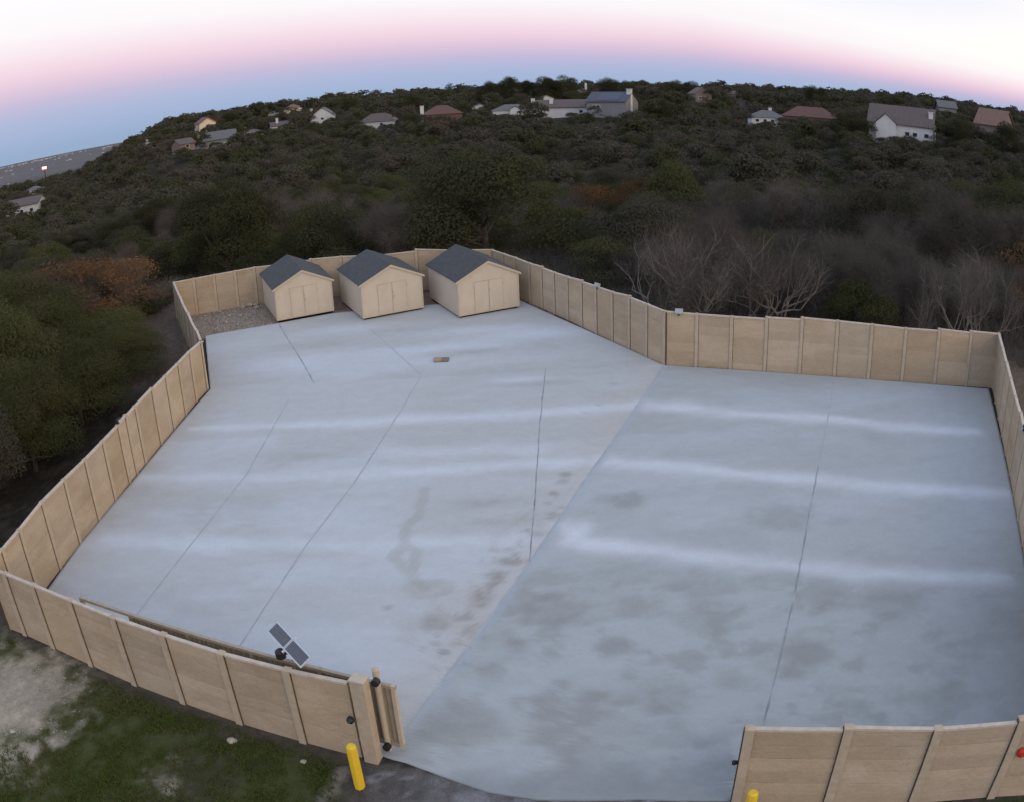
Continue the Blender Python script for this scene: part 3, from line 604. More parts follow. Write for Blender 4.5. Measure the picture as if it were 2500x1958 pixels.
# operator with solar panels
sp = (-5.55, 16.78); zb = plane(*sp)
st = thing('solar_mast', 'pole behind the front wall carrying two tilted solar panels in white frames', 'solar panels', (*sp, zb))
MB().tube([(*sp, zb - .1), (*sp, zb + 2.62)], [.045, .045], 10).build('pole', M_GATELIGHT, st)
e1 = Vector((.61, -.79, 0)); e2 = Vector((-.79 * .87, -.61 * .87, -.49)).normalized(); en = e1.cross(e2); en = en if en.z > 0 else -en
cz = Vector((-5.52, 16.58, zb + 2.80))
M_CELL = simple('solar cells', (.085, .085, .10), .1, 12, .35, .5); M_WHITE = simple('white aluminium', (.55, .56, .58), .04, 6, .4)
def quadslab(c0, a_, b_, th): return MB().add([c0 - a_ - b_, c0 + a_ - b_, c0 + a_ + b_, c0 - a_ + b_] + [c0 - a_ - b_ + en * th, c0 + a_ - b_ + en * th, c0 + a_ + b_ + en * th, c0 - a_ + b_ + en * th], [(0, 1, 2, 3), (7, 6, 5, 4), (0, 4, 5, 1), (1, 5, 6, 2), (2, 6, 7, 3), (3, 7, 4, 0)])
for sgn in (-1, 1):
    cp = cz + e1 * (.47 * sgn)
    fr_ = quadslab(cp, e1 * .455, e2 * .185, .03).build('panel_frame', M_WHITE, st); fr_['label'] = 'white frame of one solar panel'
    quadslab(cp + en * .032, e1 * .42, e2 * .15, .006).build('solar_cells', M_CELL, fr_)
quadslab(cz - en * .03, e1 * .04, e2 * .26, .02).build('bracket', M_WHITE, st)
MB().tube([(sp[0] - .28, sp[1] - .08, zb + 2.32), (sp[0] - .28, sp[1] - .08, zb + 2.50), (sp[0] - .28, sp[1] - .08, zb + 2.56)], [.13, .14, .07], 14).build('siren', M_BLACK, st)
MB().box((sp[0] - .14, sp[1] - .04, zb + 2.42), (.3, .05, .05), 0).build('arm', M_BLACK, st)
MB().box((sp[0] - .12, sp[1] + .05, zb + 2.62), (.12, .12, .16), .4, bev=.01).build('junction_box', simple('pale yellow box', (.55, .5, .28), .05), st)

# bollards
M_YEL = simple('yellow plastic sleeve', (.78, .52, .035), .06, 5, .45, .4)
def bollard(label, x, y, h):
    zb = plane(x, y) - .1; t = thing('bollard', label, 'bollard', (x, y, zb), 'yellow bollards flanking the gate opening')
    MB().tube([(x, y, zb - .1), (x, y, zb + h - .14), (x, y, zb + h - .05), (x, y, zb + h)], [.135, .135, .125, .085], 8).build('sleeve', M_YEL, t)
    MB().tube([(x, y, zb - .1), (x, y, zb + .03)], [.2, .19], 12).build('footing', M_STONE, t)
bollard('yellow bollard on the dirt left of the gate opening', -3.99, 14.70, 1.52)
bollard('yellow bollard at the bottom edge, in front of the right wall', 4.86, 12.72, 1.30)
q = Vector((11.52, 11.80, plane(11.5, 11.8) + 1.52)); wn_ = Vector((-.25, -.97, 0))
rg = thing('red_alarm', 'round red alarm bell on the right front wall at the frame edge', 'alarm', tuple(q))
MB().tube([q, q + wn_ * .05, q + wn_ * .10], [.16, .15, .06], 18).build('bell', simple('red paint', (.55, .04, .025), .05, 5, .4), rg)
MB().box(q - wn_ * .02, (.2, .05, .2), rad(-14)).build('back_plate', M_BLACK, rg)

# ------------------------------------------------------------------ rocks
def rock_mesh(s, seed):
    r = random.Random(seed); import bmesh
    bm = bmesh.new(); bmesh.ops.create_icosphere(bm, subdivisions=2, radius=s)
    for v in bm.verts: k_ = 1 + .35 * (r.random() - .5); v.co = Vector((v.co.x * k_ * 1.2, v.co.y * k_, v.co.z * k_ * .65))
    me = bpy.data.meshes.new('rock'); bm.to_mesh(me); bm.free(); me.materials.append(M_STONE); return me
rk = [(-15.58, 50.0, .30, 'largest white rock'), (-15.92, 49.75, .25, 'pale rock left of the largest one'), (-14.93, 49.45, .26, 'pale rock right of the largest one'), (-15.2, 50.05, .22, 'pale rock at the wall by the shed corner'), (-18.2, 48.93, .13, 'lone small pale rock at the far left'), (-17.36, 49.4, .14, 'small pale rock below the first wall joint'),
      (-16.3, 47.37, .17, 'pale rock near the slab edge'), (-15.46, 46.9, .12, 'small rock nearest the slab'), (-16.42, 48.51, .16, 'pale rock left of the dark hollow'), (-15.66, 48.33, .14, 'pale rock right of the dark hollow'), (-14.3, 48.04, .13, 'small rock beside the shed wall'), (-16.35, 46.1, .12, 'small rock by the wall at the slab corner')]
for i, (x_, y_, s, lb) in enumerate(rk):
    o = bpy.data.objects.new('rock', rock_mesh(s * .62, i)); COL.objects.link(o); o.location = (x_, y_, H(x_, y_) + s * .3); o.rotation_euler = (0, 0, i)
    tag(o, lb + ' on the stony dirt', 'rock', 'pale rocks on the stony dirt')
for i, (x_, y_, s, lb) in enumerate([(-7.56, 16.05, .12, 'white rock on the grass below the front wall'), (-5.5, 15.45, .07, 'pale stone on the grass near the yellow bollard'), (-14.6, 15.45, .09, 'pale rock on the gravel patch in the lower left corner')]):
    o = bpy.data.objects.new('rock', rock_mesh(s, 50 + i)); COL.objects.link(o); o.location = (x_, y_, H(x_, y_) + s * .3); tag(o, lb, 'rock', 'loose rocks outside the front wall')

# ------------------------------------------------------------------ stuff: grass and gravel
def blades(pts, size, rng, k=3, lean=.5, wr=.16):
    n = len(pts) * k; P = np.repeat(pts, k, 0); P[:, :2] += rng.normal(0, size * .5, (n, 2)); a = rng.random(n) * 6.283; s = size * (.5 + rng.random(n))
    dx = np.c_[np.cos(a), np.sin(a), np.zeros(n)] * (s * wr)[:, None]; tip = P + np.c_[rng.normal(0, lean, (n, 2)) * s[:, None], s]
    V = np.stack([P - dx, P + dx, tip], 1).reshape(-1, 3); return V, np.arange(3 * n).reshape(-1, 3)
n = 36000; px = nr.uniform(-21, -3.9, n); py = nr.uniform(9.5, 21, n); f_ = py - (15.6 - .34 * (px + 3.6))
n2_ = fbm(px * 1.7 + 40, py * 1.7, 4, .6); pl = np.hypot((px + 15.2) / 1.25, (py - 17.0) / 1.25) + 3.2 * (n2_ - .5)
kp_ = (f_ < -.45 + .5 * (n2_ - .5)) & (pl > 2.0) & (px < -4.6) & (n2_ < .62); px, py = px[kp_], py[kp_]
V, Fc = blades(np.c_[px, py, height(px, py) - .01], .085, nr, 4, .6)
o = mk('grass', V, Fc, M_GRASS); o['kind'] = 'stuff'; tag(o, 'short green grass on the lawn outside the front wall', 'grass')
def pebbles(px, py, s, name, label):
    n = len(px); P = np.c_[px, py, height(px, py)]; T = np.array([[1, 0, -.3], [-.5, .87, -.3], [-.5, -.87, -.3], [0, 0, .7]]); a = nr.random(n) * 6.28
    sz = s * (.4 + nr.random(n) ** 2 * 1.4); c_, s_ = np.cos(a), np.sin(a)
    V = np.stack([np.c_[T[j, 0] * c_ - T[j, 1] * s_, T[j, 0] * s_ + T[j, 1] * c_, np.full(n, T[j, 2])] * sz[:, None] + P for j in range(4)], 1).reshape(-1, 3)
    b = (np.arange(n) * 4)[:, None, None]; Fc = (b + np.array([[0, 1, 3], [1, 2, 3], [2, 0, 3]])).reshape(-1, 3)
    o = mk(name, V, Fc, M_STONE); o['kind'] = 'stuff'; tag(o, label, 'gravel')
n = 5000; px = nr.normal(-15.3, 1.6, n); py = nr.normal(16.8, 1.5, n); k_ = (py < 15.4 - .34 * (px + 3.6)); k_ &= np.hypot((px + 15.2) / 1.25, (py - 17.0) / 1.25) + 3.2 * (fbm(px * 1.7 + 40, py * 1.7, 4, .6) - .5) < 1.9
pebbles(px[k_], py[k_], .026, 'gravel', 'pale limestone gravel in the lower left corner')
n = 3500; px = nr.uniform(-19.5, -13, n); py = nr.uniform(45.6, 50.3, n); k_ = inside(px, py) & ((py - 45.44) > .26 * (px + 17.03)); pebbles(px[k_], py[k_], .045, 'rubble', 'small pale stones strewn over the dirt beside the leftmost shed')

# ------------------------------------------------------------------ trees
def leafcloud(cen, rads, n, size, rng, flat=.75, shell=.55):
    """n leaf quads over ellipsoid clumps"""
    cen = np.array(cen, float); rads = np.array(rads, float); w_ = rads ** 2; pick = rng.choice(len(cen), n, p=w_ / w_.sum())
    d_ = rng.normal(size=(n, 3)); d_ /= np.linalg.norm(d_, axis=1)[:, None]; d_[:, 2] = np.where(d_[:, 2] < -.35, -d_[:, 2], d_[:, 2])
    rr = rads[pick] * (shell + (1 - shell) * rng.random(n) ** .5) * (1 + .22 * (rng.random(n) - .5))
    P = cen[pick] + d_ * rr[:, None] * [1, 1, flat]
    nrm = d_ + rng.normal(0, .33, (n, 3)); nrm /= np.linalg.norm(nrm, axis=1)[:, None]
    t1 = np.cross(nrm, rng.normal(size=(n, 3))); t1 /= np.linalg.norm(t1, axis=1)[:, None]; t2 = np.cross(nrm, t1)
    s = (size * (.55 + .9 * rng.random(n)))[:, None]
    V = np.stack([P - t1 * s, P - t2 * s * .6, P + t1 * s, P + t2 * s * .6], 1).reshape(-1, 3)
    return V, np.arange(4 * n).reshape(-1, 4)
def crown_blobs(R_, Ht, n, rng, spread=1.0, lo=.22):
    C, Q = [], []
    for i in range(n):
        a = rng.random() * 6.283; u = rng.random() ** .5 * .72; zf = .38 + .50 * (1 - u ** 2) * (.75 + .35 * rng.random())
        zf = zf if rng.random() < .62 else lo + .3 * rng.random()
        if zf < .45: u = .45 + .4 * rng.random()
        q = R_ * (.28 + .24 * rng.random()); C.append((math.cos(a) * u * R_ * spread, math.sin(a) * u * R_ * spread, Ht * zf)); Q.append(q)
    return C, Q
def evergreen(seed, R_, Ht, nl, size, nb=16, conic=False):
    rng = np.random.default_rng(seed); C, Q = crown_blobs(R_, Ht, nb, rng)
    if conic: C = [(c[0] * (1.25 - c[2] / Ht), c[1] * (1.25 - c[2] / Ht), c[2]) for c in C]
    V, Fc = leafcloud(C, Q, nl, size, rng, .72)
    mb = MB(); mb.tube([(0, 0, -.6), (.1, 0, Ht * .2), (.0, .1, Ht * .45)], [.24, .18, .13], 7)
    for c in C[:9]: mb.tube([(0, .05, Ht * (.12 + .2 * rng.random())), (c[0] * .5, c[1] * .5, c[2] * .62), (c[0] * .9, c[1] * .9, c[2])], [.11, .07, .03], 5, False)
    return V, Fc, mb
def bare(seed, R_, Ht, ntw, wid=.022, trunks=1, up=.5, depth=4, lr=1.0):
    """limbs as tubes, twig haze as slivers"""
    rng = np.random.default_rng(seed); mb = MB(); ends = []
    def grow(p, d, L, r, dep):
        pts = [p]; rads = [r]; q = p.copy(); dd = d.copy()
        for i in range(3):
            dd = dd + rng.normal(0, .16, 3); dd[2] += .06; dd /= np.linalg.norm(dd); q = q + dd * L / 3; pts.append(q.copy()); rads.append(r * (1 - .16 * (i + 1)))
            if dep <= 2: ends.append((q.copy(), dd.copy(), L))
        mb.tube([tuple(t) for t in pts], rads, 6 if dep > 2 else 4, False)
        if dep > 0:
            for j in range((3 if dep > 1 else 2) if depth < 5 else (3 if dep in (4, 2) else 2)):
                nd = dd + rng.normal(0, .62, 3); nd[2] = abs(nd[2]) * .5 + up * .6; nd /= np.linalg.norm(nd); grow(q if j else pts[2], nd, L * (.66 + .2 * rng.random()), r * .55, dep - 1)
    for t in range(trunks):
        a = rng.random() * 6.28; d0 = np.array([math.cos(a) * (.1 if trunks == 1 else .55), math.sin(a) * (.1 if trunks == 1 else .55), 1.0]); d0 /= np.linalg.norm(d0)
        grow(np.array([math.cos(a) * .15, math.sin(a) * .15, -.5]), d0, Ht * .34, (.15 / math.sqrt(trunks) + .03) * lr, depth - 1)
    E0 = np.array([e[0] for e in ends]); D0 = np.array([e[1] for e in ends]); k = rng.choice(len(E0), ntw)
    P = E0[k] + rng.normal(0, .42, (ntw, 3)); D_ = D0[k] * .45 + rng.normal(0, .75, (ntw, 3)); D_[:, 2] += .2; D_ /= np.linalg.norm(D_, axis=1)[:, None]
    L = (Ht * .11 * (.35 + rng.random(ntw)))[:, None]; S_ = np.cross(D_, rng.normal(size=(ntw, 3))); S_ /= np.linalg.norm(S_, axis=1)[:, None]; pass
    V = np.stack([P - S_ * wid, P + S_ * wid, P + D_ * L + S_ * wid * .35, P + D_ * L - S_ * wid * .35], 1).reshape(-1, 3)
    return V, np.arange(4 * ntw).reshape(-1, 4), mb
KIND = {}
def proto(kind, name, V, Fc, mb, leaf, bark):
    Rn = np.quantile(np.hypot(V[:, 0], V[:, 1]), .97); Hn = V[:, 2].max()
    cm = mk('crown', V, Fc, leaf); tm = mk('trunk', mb.v, mb.f, bark)
    KIND.setdefault(kind, []).append((cm.data, tm.data, Rn, Hn, name)); bpy.data.objects.remove(cm); bpy.data.objects.remove(tm)
for i in range(5): proto('ever', 'evergreen_tree', *evergreen(100 + i, 4.4, 7.0, 22000, .078, 24), M_EVER, M_BARK)
for i in range(4): proto('dusty', 'evergreen_tree', *evergreen(120 + i, 4.2, 6.8, 24000, .072, 22), M_DUSTY, M_BARK)
for i in range(3): proto('olive', 'evergreen_tree', *evergreen(140 + i, 4.2, 6.8, 22000, .078, 24), M_OLIVE, M_BARK)
for i in range(3): proto('olivenear', 'evergreen_tree', *evergreen(150 + i, 4.2, 7.8, 60000, .055, 40), M_OLIVE, M_BARK)
for i in range(6): proto('bare', 'bare_tree', *bare(200 + i, 3.4, 7.2, 17000, .0075, 1 + i % 3, depth=5), M_TWIG, M_MIDBARK)
for i in range(3): proto('pale', 'bare_tree', *bare(220 + i, 3, 7.5, 5500, .006, 3 + i % 2, .62, depth=5, lr=1.2), M_TWIG, M_PALEBARK)
for i in range(2): proto('red', 'bare_tree', *bare(230 + i, 3, 6.5, 12000, .008, 2), M_REDTWIG, M_BARK)
for i in range(2):
    V, Fc, mb = bare(240 + i, 3, 7.0, 7000, .008, 2); rng = np.random.default_rng(9 + i); C, Q = crown_blobs(3.2, 7.0, 18, rng); V2, F2_ = leafcloud(C, Q, 3800, .085, rng, .8, .3)
    V3 = np.r_[V, V2]; F3 = np.r_[Fc, F2_ + len(V)]; proto('rust', 'rust_leaved_tree', V3, F3, mb, [M_TWIG, M_RUST], M_MIDBARK)
    KIND['rust'][-1][0].polygons.foreach_set('material_index', np.r_[np.zeros(len(Fc), np.int32), np.ones(len(F2_), np.int32)])
for i in range(2): proto('shrub', 'shrub', *evergreen(160 + i, 1.6, 2.4, 2600, .09, 9), M_OLIVE, M_BARK)
DESC = {'ever': ('dark green evergreen tree', 'tree'), 'dusty': ('grey green bushy tree', 'tree'), 'olive': ('olive green evergreen tree', 'tree'), 'olivenear': ('big olive green evergreen tree', 'tree'),
        'bare': ('leafless grey brown tree', 'tree'), 'pale': ('leafless tree with pale spreading branches', 'tree'), 'red': ('dark reddish bare tree', 'tree'), 'rust': ('rust coloured autumn tree', 'tree'), 'shrub': ('low green bush', 'bush')}
PLANTED = []
def plant(kind, x, y, h, wide=None, label=None, var=None, sink=.2, group=None, zt=None):
    P_ = KIND[kind]; cm, tm, Rn, Hn, name = P_[var % len(P_)] if var is not None else rs.choice(P_)
    zb = H(x, y) - sink; 
    if zt is not None: h = zt - zb
    s = h / Hn; sw = (wide / Rn) if wide else s * (.9 + .3 * rs.random())
    o = thing(name, label or DESC[kind][0], DESC[kind][1], (x, y, zb), group); o.scale = (sw, sw, s); o.rotation_euler = (0, 0, rs.random() * 6.283)
    for nm, me in (('crown', cm), ('trunk', tm)):
        c_ = bpy.data.objects.new(nm, me); COL.objects.link(c_); c_.parent = o
    PLANTED.append((x, y, sw * Rn)); return o
def pol(az, r): return (math.sin(rad(az)) * r, math.cos(rad(az)) * r)
def ztop(r, elv): return CAMZ + r * math.tan(rad(elv))
def hero(kind, az, r, eltop, wide, label, var=0): x_, y_ = pol(az, r); return plant(kind, x_, y_, 5, wide, label, var, zt=ztop(r, eltop))
# big evergreens close by on the left
hero('olivenear', -27.6, 48.5, -10.7, 3.0, 'low rounded olive evergreen at the edge of the dirt clearing', 1)
hero('olivenear', -30.4, 43.2, -10.9, 3.0, 'low olive evergreen hanging over the dirt strip by the left wall', 1)
hero('olivenear', -35.2, 38.2, -12.2, 2.8, 'lowest olive evergreen by the near half of the left wall', 0)
hero('olivenear', -32.4, 44.6, -9.2, 3.3, 'olive evergreen nearest the middle of the left wall', 0)
hero('olivenear', -35.6, 40.0, -9.0, 3.4, 'olive evergreen leaning toward the near half of the left wall', 2)
hero('olivenear', -33.2, 50.0, -7.1, 4.4, 'tallest olive evergreen, behind the one nearest the left wall', 1)
hero('olivenear', -38.2, 45.5, -7.6, 4.6, 'large olive evergreen cut by the left edge of the frame', 0)
hero('olivenear', -36.2, 54.0, -6.3, 4.6, 'olive evergreen at the left edge behind the tallest one', 2)
hero('olivenear', -26.9, 45.2, -11.9, 2.8, 'small rounded olive evergreen close to the far half of the left wall', 2)
hero('olivenear', -30.2, 40.6, -11.9, 2.9, 'small olive evergreen close to the middle of the left wall', 1)
hero('olivenear', -34.4, 37.2, -13.2, 2.7, 'smallest olive evergreen, close to the near half of the left wall', 0)
hero('dusty', -38.6, 35.6, -14.2, 2.6, 'grey green scrubby tree at the left edge above the grassy strip', 1)
hero('dusty', -30.2, 57.0, -7.3, 4.0, 'grey green tree between the olive evergreens and the rust coloured trees', 2)
hero('dusty', -41.2, 35.5, -12.8, 2.8, 'low grey green tree at the left edge above the lawn', 0)
hero('rust', -28.9, 53, -6.2, 5.0, 'rust and orange leaved tree behind the big olive evergreens on the left', 0)
hero('rust', -25.7, 54, -7.7, 4.0, 'smaller orange tinged tree left of the far left wall corner', 1)
hero('red', -40.5, 32.5, -16.5, 1.6, 'dark reddish scrub at the left edge near the wall', 0)
hero('bare', -39.0, 36.0, -13.0, 2.4, 'leafless scrubby tree at the left edge, under the evergreens', 2)
hero('shrub', -24.6, 56, -10.6, 2.0, 'grey green bush on the brown clearing left of the short wall', 0)
hero('shrub', -22.9, 58, -10.3, 2.0, 'low bush behind the far left corner of the wall', 1)
# behind the back right wall
hero('pale', 10.2, 44.0, -8.0, 3.3, 'leafless tree with pale upright branches behind the corner of the right wall', 0)
hero('pale', 12.4, 42.6, -7.3, 3.4, 'pale branching leafless tree, second from the corner of the right wall', 1)
hero('pale', 15.6, 42.6, -7.9, 4.2, 'widest pale bare tree fanning out above the back right wall', 2)
hero('pale', 18.2, 43.2, -7.0, 3.4, 'pale bare tree leaning right of the widest fanning one', 0)
hero('bare', 14.0, 49, -7.4, 4.0, 'grey thicket of twigs just behind the pale fanning trees', 1)
hero('bare', 20.8, 47.5, -9.0, 3.4, 'leafless grey tree above the middle of the back right wall', 3)
hero('pale', 31.0, 43.8, -7.6, 2.4, 'tall thin pale trunk near the right end of the back right wall', 1)
hero('pale', 32.8, 44.4, -7.2, 2.4, 'tall thin pale trunk, rightmost behind the wall corner', 0)
hero('pale', 28.0, 43.4, -8.0, 2.2, 'thin pale bare tree behind the right half of the wall', 2)
hero('bare', 25.8, 46, -8.5, 3.6, 'grey bare tree between the green bush and the thin pale trunks', 0)
hero('bare', 11.2, 49.0, -9.2, 2.8, 'grey bare tree between the first two pale trees behind the right wall', 0)
hero('bare', 13.6, 48.1, -9.6, 2.6, 'low bare tree right behind the second panel of the back right wall', 3)
hero('bare', 17.0, 48.5, -8.8, 3.0, 'grey bare tree at the right foot of the widest pale tree', 5)
hero('bare', 19.6, 47.9, -9.8, 2.6, 'low bare tree right behind the fifth panel of the back right wall', 1)
hero('bare', 22.3, 49.0, -9.0, 2.8, 'bare tree just left of the bright green bush', 2)
hero('bare', 27.2, 48.5, -9.2, 2.8, 'bare tree over the seventh panel of the back right wall', 4)
hero('bare', 29.6, 49.1, -8.6, 2.8, 'bare tree over the eighth panel of the back right wall', 0)
hero('bare', 32.0, 49.5, -9.0, 2.8, 'bare tree filling the gap between the thin pale trunks', 2)
hero('bare', 34.4, 50.5, -9.2, 2.6, 'bare tree at the right end behind the wall corner', 5)
hero('bare', 8.8, 51.5, -9.6, 2.8, 'low bare tree at the foot of the slanting wall, near its corner', 1)
hero('olive', 23.9, 42.5, -11.3, 2.0, 'bright green rounded bush peeking over the back right wall', 0)
hero('olive', 16.9, 60, -8.6, 2.4, 'small green evergreen seen through the bare pale branches', 1)
hero('ever', 7.5, 52, -9.4, 3.4, 'dark evergreen right behind the slanting wall', 0)
hero('dusty', 9.2, 56, -6.6, 4.0, 'tall grey green tree behind the slanting wall corner', 1)
hero('red', 36.6, 49, -9.4, 2.2, 'dark reddish bush at the right edge behind the wall corner', 1)
hero('rust', 35.6, 50, -6.6, 3.0, 'orange flecked tree at the right edge of the frame', 0)
hero('bare', 18.4, 72, -4.2, 6.5, 'broad domed leafless tree, largest grey crown on the right', 0)
hero('bare', 14.2, 74, -5.0, 5.0, 'domed grey leafless tree left of the broad grey crown', 2)
hero('bare', 22.2, 76, -5.3, 5.2, 'domed grey leafless tree right of the broad grey crown', 4)
hero('bare', -16.2, 92, -4.1, 7.0, 'broad domed grey leafless tree above the leftmost shed', 3)
hero('bare', -12.2, 96, -4.6, 5.0, 'smaller grey domed leafless tree beside the broad one over the sheds', 1)
hero('rust', 6.2, 88, -5.2, 4.5, 'rust topped tree in the middle of the woods above the slanting wall', 0)
hero('rust', 8.4, 86, -5.6, 3.6, 'rust tinged smaller tree right of the rust topped one', 1)
hero('bare', -7.6, 66, -6.3, 3.4, 'leafless grey tree standing in a dark gap behind the sheds', 4)
hero('olive', 34.4, 90, -3.4, 5.2, 'bright olive tree at the right edge below the houses', 2)
hero('olive', 30.0, 95, -4.1, 4.4, 'olive green tree left of the one at the right edge', 0)
hero('olive', 10.9, 84, -4.3, 4.0, 'olive topped tree in the centre right of the woods', 1)
# the woods, tree by tree, nearest first
def yard_ok(x, y, m): return (not bool(inside(x, y))) and float(pold(np.array(x), np.array(y), YARD)) > m
side = [(-29, 'far left edge'), (-25, 'over the olive evergreens'), (-21, 'over the dirt clearing'), (-17.5, 'over the short left wall'), (-14, 'over the leftmost shed'), (-10.5, 'beyond the leftmost shed gap'), (-7, 'over the middle shed'), (-3.5, 'beyond the second shed gap'), (0, 'over the rightmost shed'),
        (4, 'over the slanting wall, far end'), (8, 'over the slanting wall, middle'), (12, 'over the slanting wall, corner'), (16, 'over the pale fanning trees'), (20, 'over the right wall, third panel'), (24, 'over the green bush'), (28, 'over the right half of the wall'), (32, 'over the thin pale trunks'), (99, 'right edge of the frame')]
cand = []
r0 = 51.0; rown = 0
while r0 < 150:
    sp_ = 6.5 + r0 * .018; na = int(1.31 * r0 / sp_)
    for i in range(na):
        az = -37.5 + 75 * (i + .5 * (int(r0 * 7) % 2) + .35 * (rs.random() - .5)) / na; cand.append((az, r0 + 1.8 * (rs.random() - .5), rown))
    r0 += sp_ * .86; rown += 1
def canopy_cap(az, r):   # tree top height limit so that the crowns stay under the sight lines to the houses
    return 5.0 + 3.2 * rs.random() ** 1.5
cand.sort(key=lambda t: t[1]); cnt = {}
ROWS = 'first second third fourth fifth sixth seventh eighth ninth tenth eleventh twelfth thirteenth fourteenth fifteenth sixteenth seventeenth eighteenth nineteenth twentieth'.split()
for az, r, rown in cand:
    x_, y_ = pol(az, r)
    if not yard_ok(x_, y_, 4.2): continue
    if any((x_ - a) ** 2 + (y_ - b) ** 2 < (c_ * .75 + 1.2) ** 2 for a, b, c_ in PLANTED[:45]): continue
    if math.hypot(x_ + 21, (y_ - 47) * .7) < 5.0: continue
    n_ = float(fbm(np.array(x_ / 22 + 5), np.array(y_ / 22), 3)); u = rs.random() + (n_ - .5) * 1.6 + (.10 if az > 8 else -.08)
    kind = 'bare' if u > .66 else ('dusty' if u > .42 else ('ever' if u > .05 else 'olive'))
    if rs.random() < .02: kind = 'rust'
    if az > 9 and r < 72 and kind in ('ever', 'olive') and rs.random() < .6: kind = 'bare'
    if cnt.get(kind, 0) >= 230 or sum(cnt.values()) > 400: continue
    cnt[kind] = cnt.get(kind, 0) + 1
    hh = canopy_cap(az, r); sd_ = next(nm for lim, nm in side if az < lim)
    sz = 'small' if hh < 5.5 else ('medium' if hh < 6.6 else 'tall'); lb = f"{sz} {DESC[kind][0].replace('leafless grey brown', 'leafless grey').replace('evergreen tree', 'evergreen')}, {ROWS[rown]} row back, {sd_}"
    plant(kind, x_, y_, hh, None, lb, group='trees of the woods: ' + lb)
_seen = {}
for o in COL.objects:
    if o.parent is None and str(o.get('group', '')).startswith('trees of the woods: '): _seen.setdefault(o['label'], []).append(o)
for lb_, os_ in _seen.items():
    if len(os_) in (2, 3):
        os_.sort(key=lambda o: math.atan2(o.location.x, o.location.y))
        for o, w_ in zip(os_, ('left of two', 'right of two') if len(os_) == 2 else ('left of three', 'middle of three', 'right of three')): o['label'] = f'{w_}: ' + lb_
    for o in os_: o['group'] = 'trees of the woods beyond the yard'
print('individual trees', len(PLANTED), cnt)

# far woodland: one mass, too many to count
def far_wood():
    VV, FF, MI = [], [], []; base = 0
    lods = {}
    for L, (nl, sz) in enumerate(((2600, .17), (1150, .25), (420, .40))):
        for i in range(4):
            rng = np.random.default_rng(300 + 10 * L + i); C, Q = crown_blobs(3.4, 6.6, 13, rng); lods[(L, i, 0)] = leafcloud(C, Q, nl, sz, rng, .85)
            rng = np.random.default_rng(400 + 10 * L + i); C, Q = crown_blobs(3.3, 6.6, 12, rng); V, Fc = leafcloud(C, Q, nl, sz * .75, rng, .85, .25); lods[(L, i, 1)] = (V, Fc)
    r = 146.0; cntf = 0
    while r < 860:
        sp = 7.6 + r * .009; dr = sp * .85 if r < 800 else sp * 1.3; na = int(1.31 * r / sp)
        for i in range(na):
            az = -38 + 76 * (i + rs.random() * .8) / na; x_, y_ = pol(az, r + dr * (rs.random() - .5))
            if any((x_ - hx) ** 2 + (y_ - hy) ** 2 < hr ** 2 for hx, hy, hr in HOLES): continue
            if r > 700 and az < -22 and rs.random() < .25: continue
            L = 0 if r < 230 else (1 if r < 420 else 2); n_ = float(fbm(np.array(x_ / 30 + 5), np.array(y_ / 30), 3)); tw = 1 if rs.random() + (n_ - .5) > .70 else 0
            V, Fc = lods[(L, rs.randrange(4), tw)]; a = rs.random() * 6.28; s = (1.0 + .75 * rs.random() ** 1.4) * (1 + .2 * (r > 480)); ca, sa = math.cos(a) * s, math.sin(a) * s
            zb = H(x_, y_) - .6; zs_ = (.62 + .38 * s) * (.8 + .4 * rs.random()) * (1.15 if r > 480 else 1); cap = 1e9
            for haz, hw, hr0, hd in LANES:
                if abs(az - haz) < hw and hd < r < hr0 + 4: cap = min(cap, CAMZ + r * math.tan(rad(hel[(haz, hr0)] + (rs.random() - .35) * .42)))
            if zb + 6.8 * zs_ > cap:
                zs_ = (cap - zb) / 6.8
                zs_ = max(zs_, .22); q_ = min(1, zs_ / s * 1.9); ca *= q_; sa *= q_
            VV.append(np.c_[V[:, 0] * ca - V[:, 1] * sa + x_, V[:, 0] * sa + V[:, 1] * ca + y_, V[:, 2] * zs_ + zb]); FF.append(Fc + base); base += len(V)
            mi = (2 + 0 * 1) if tw else (0 if rs.random() < .45 else 1); MI.append(np.full(len(Fc), mi, np.int32)); cntf += 1
        r += dr
    o = mk('distant_woodland', np.concatenate(VV), np.concatenate(FF), [M_EVER, M_DUSTY, M_FARTWIG]); o.data.polygons.foreach_set('material_index', np.concatenate(MI))
    o['kind'] = 'stuff'; tag(o, 'mass of dark evergreen and grey leafless trees covering the far hillside between the houses', 'woods'); print('far trees', cntf, 'faces', len(o.data.polygons))

# ------------------------------------------------------------------ houses on the hill
HOLES, LANES, hel = [], [], {}
M_WIN = simple('dark window glass', (.03, .034, .04), .1, 4, .15, .5)
def hm(cache={}, **kw): pass
_mc = {}
def cm_(name, c, **kw):
    if name not in _mc: _mc[name] = simple(name, c, **kw)
    return _mc[name]
WHT = cm_('white siding', (.60, .59, .58), scale=.6, var=.06); GRY = cm_('pale grey siding', (.21, .215, .225), scale=.6, var=.08); BRK = cm_('red brick', (.16, .085, .070), scale=3, var=.2); PNK = cm_('pinkish brick', (.22, .165, .145), scale=3, var=.15); CRM = cm_('cream render', (.72, .62, .48), scale=.6, var=.05)
RBR = cm_('brown shingles', (.115, .092, .085), scale=1.5, var=.15); RGR = cm_('grey shingles', (.125, .125, .128), scale=1.5, var=.15); RRD = cm_('red shingles', (.125, .068, .056), scale=1.5, var=.15); ROR = cm_('orange brown shingles', (.19, .115, .088), scale=1.5, var=.15); RBL = cm_('blue grey shingles', (.085, .092, .115), scale=1.5, var=.15)
RDT = cm_('dark red trim', (.30, .05, .05))
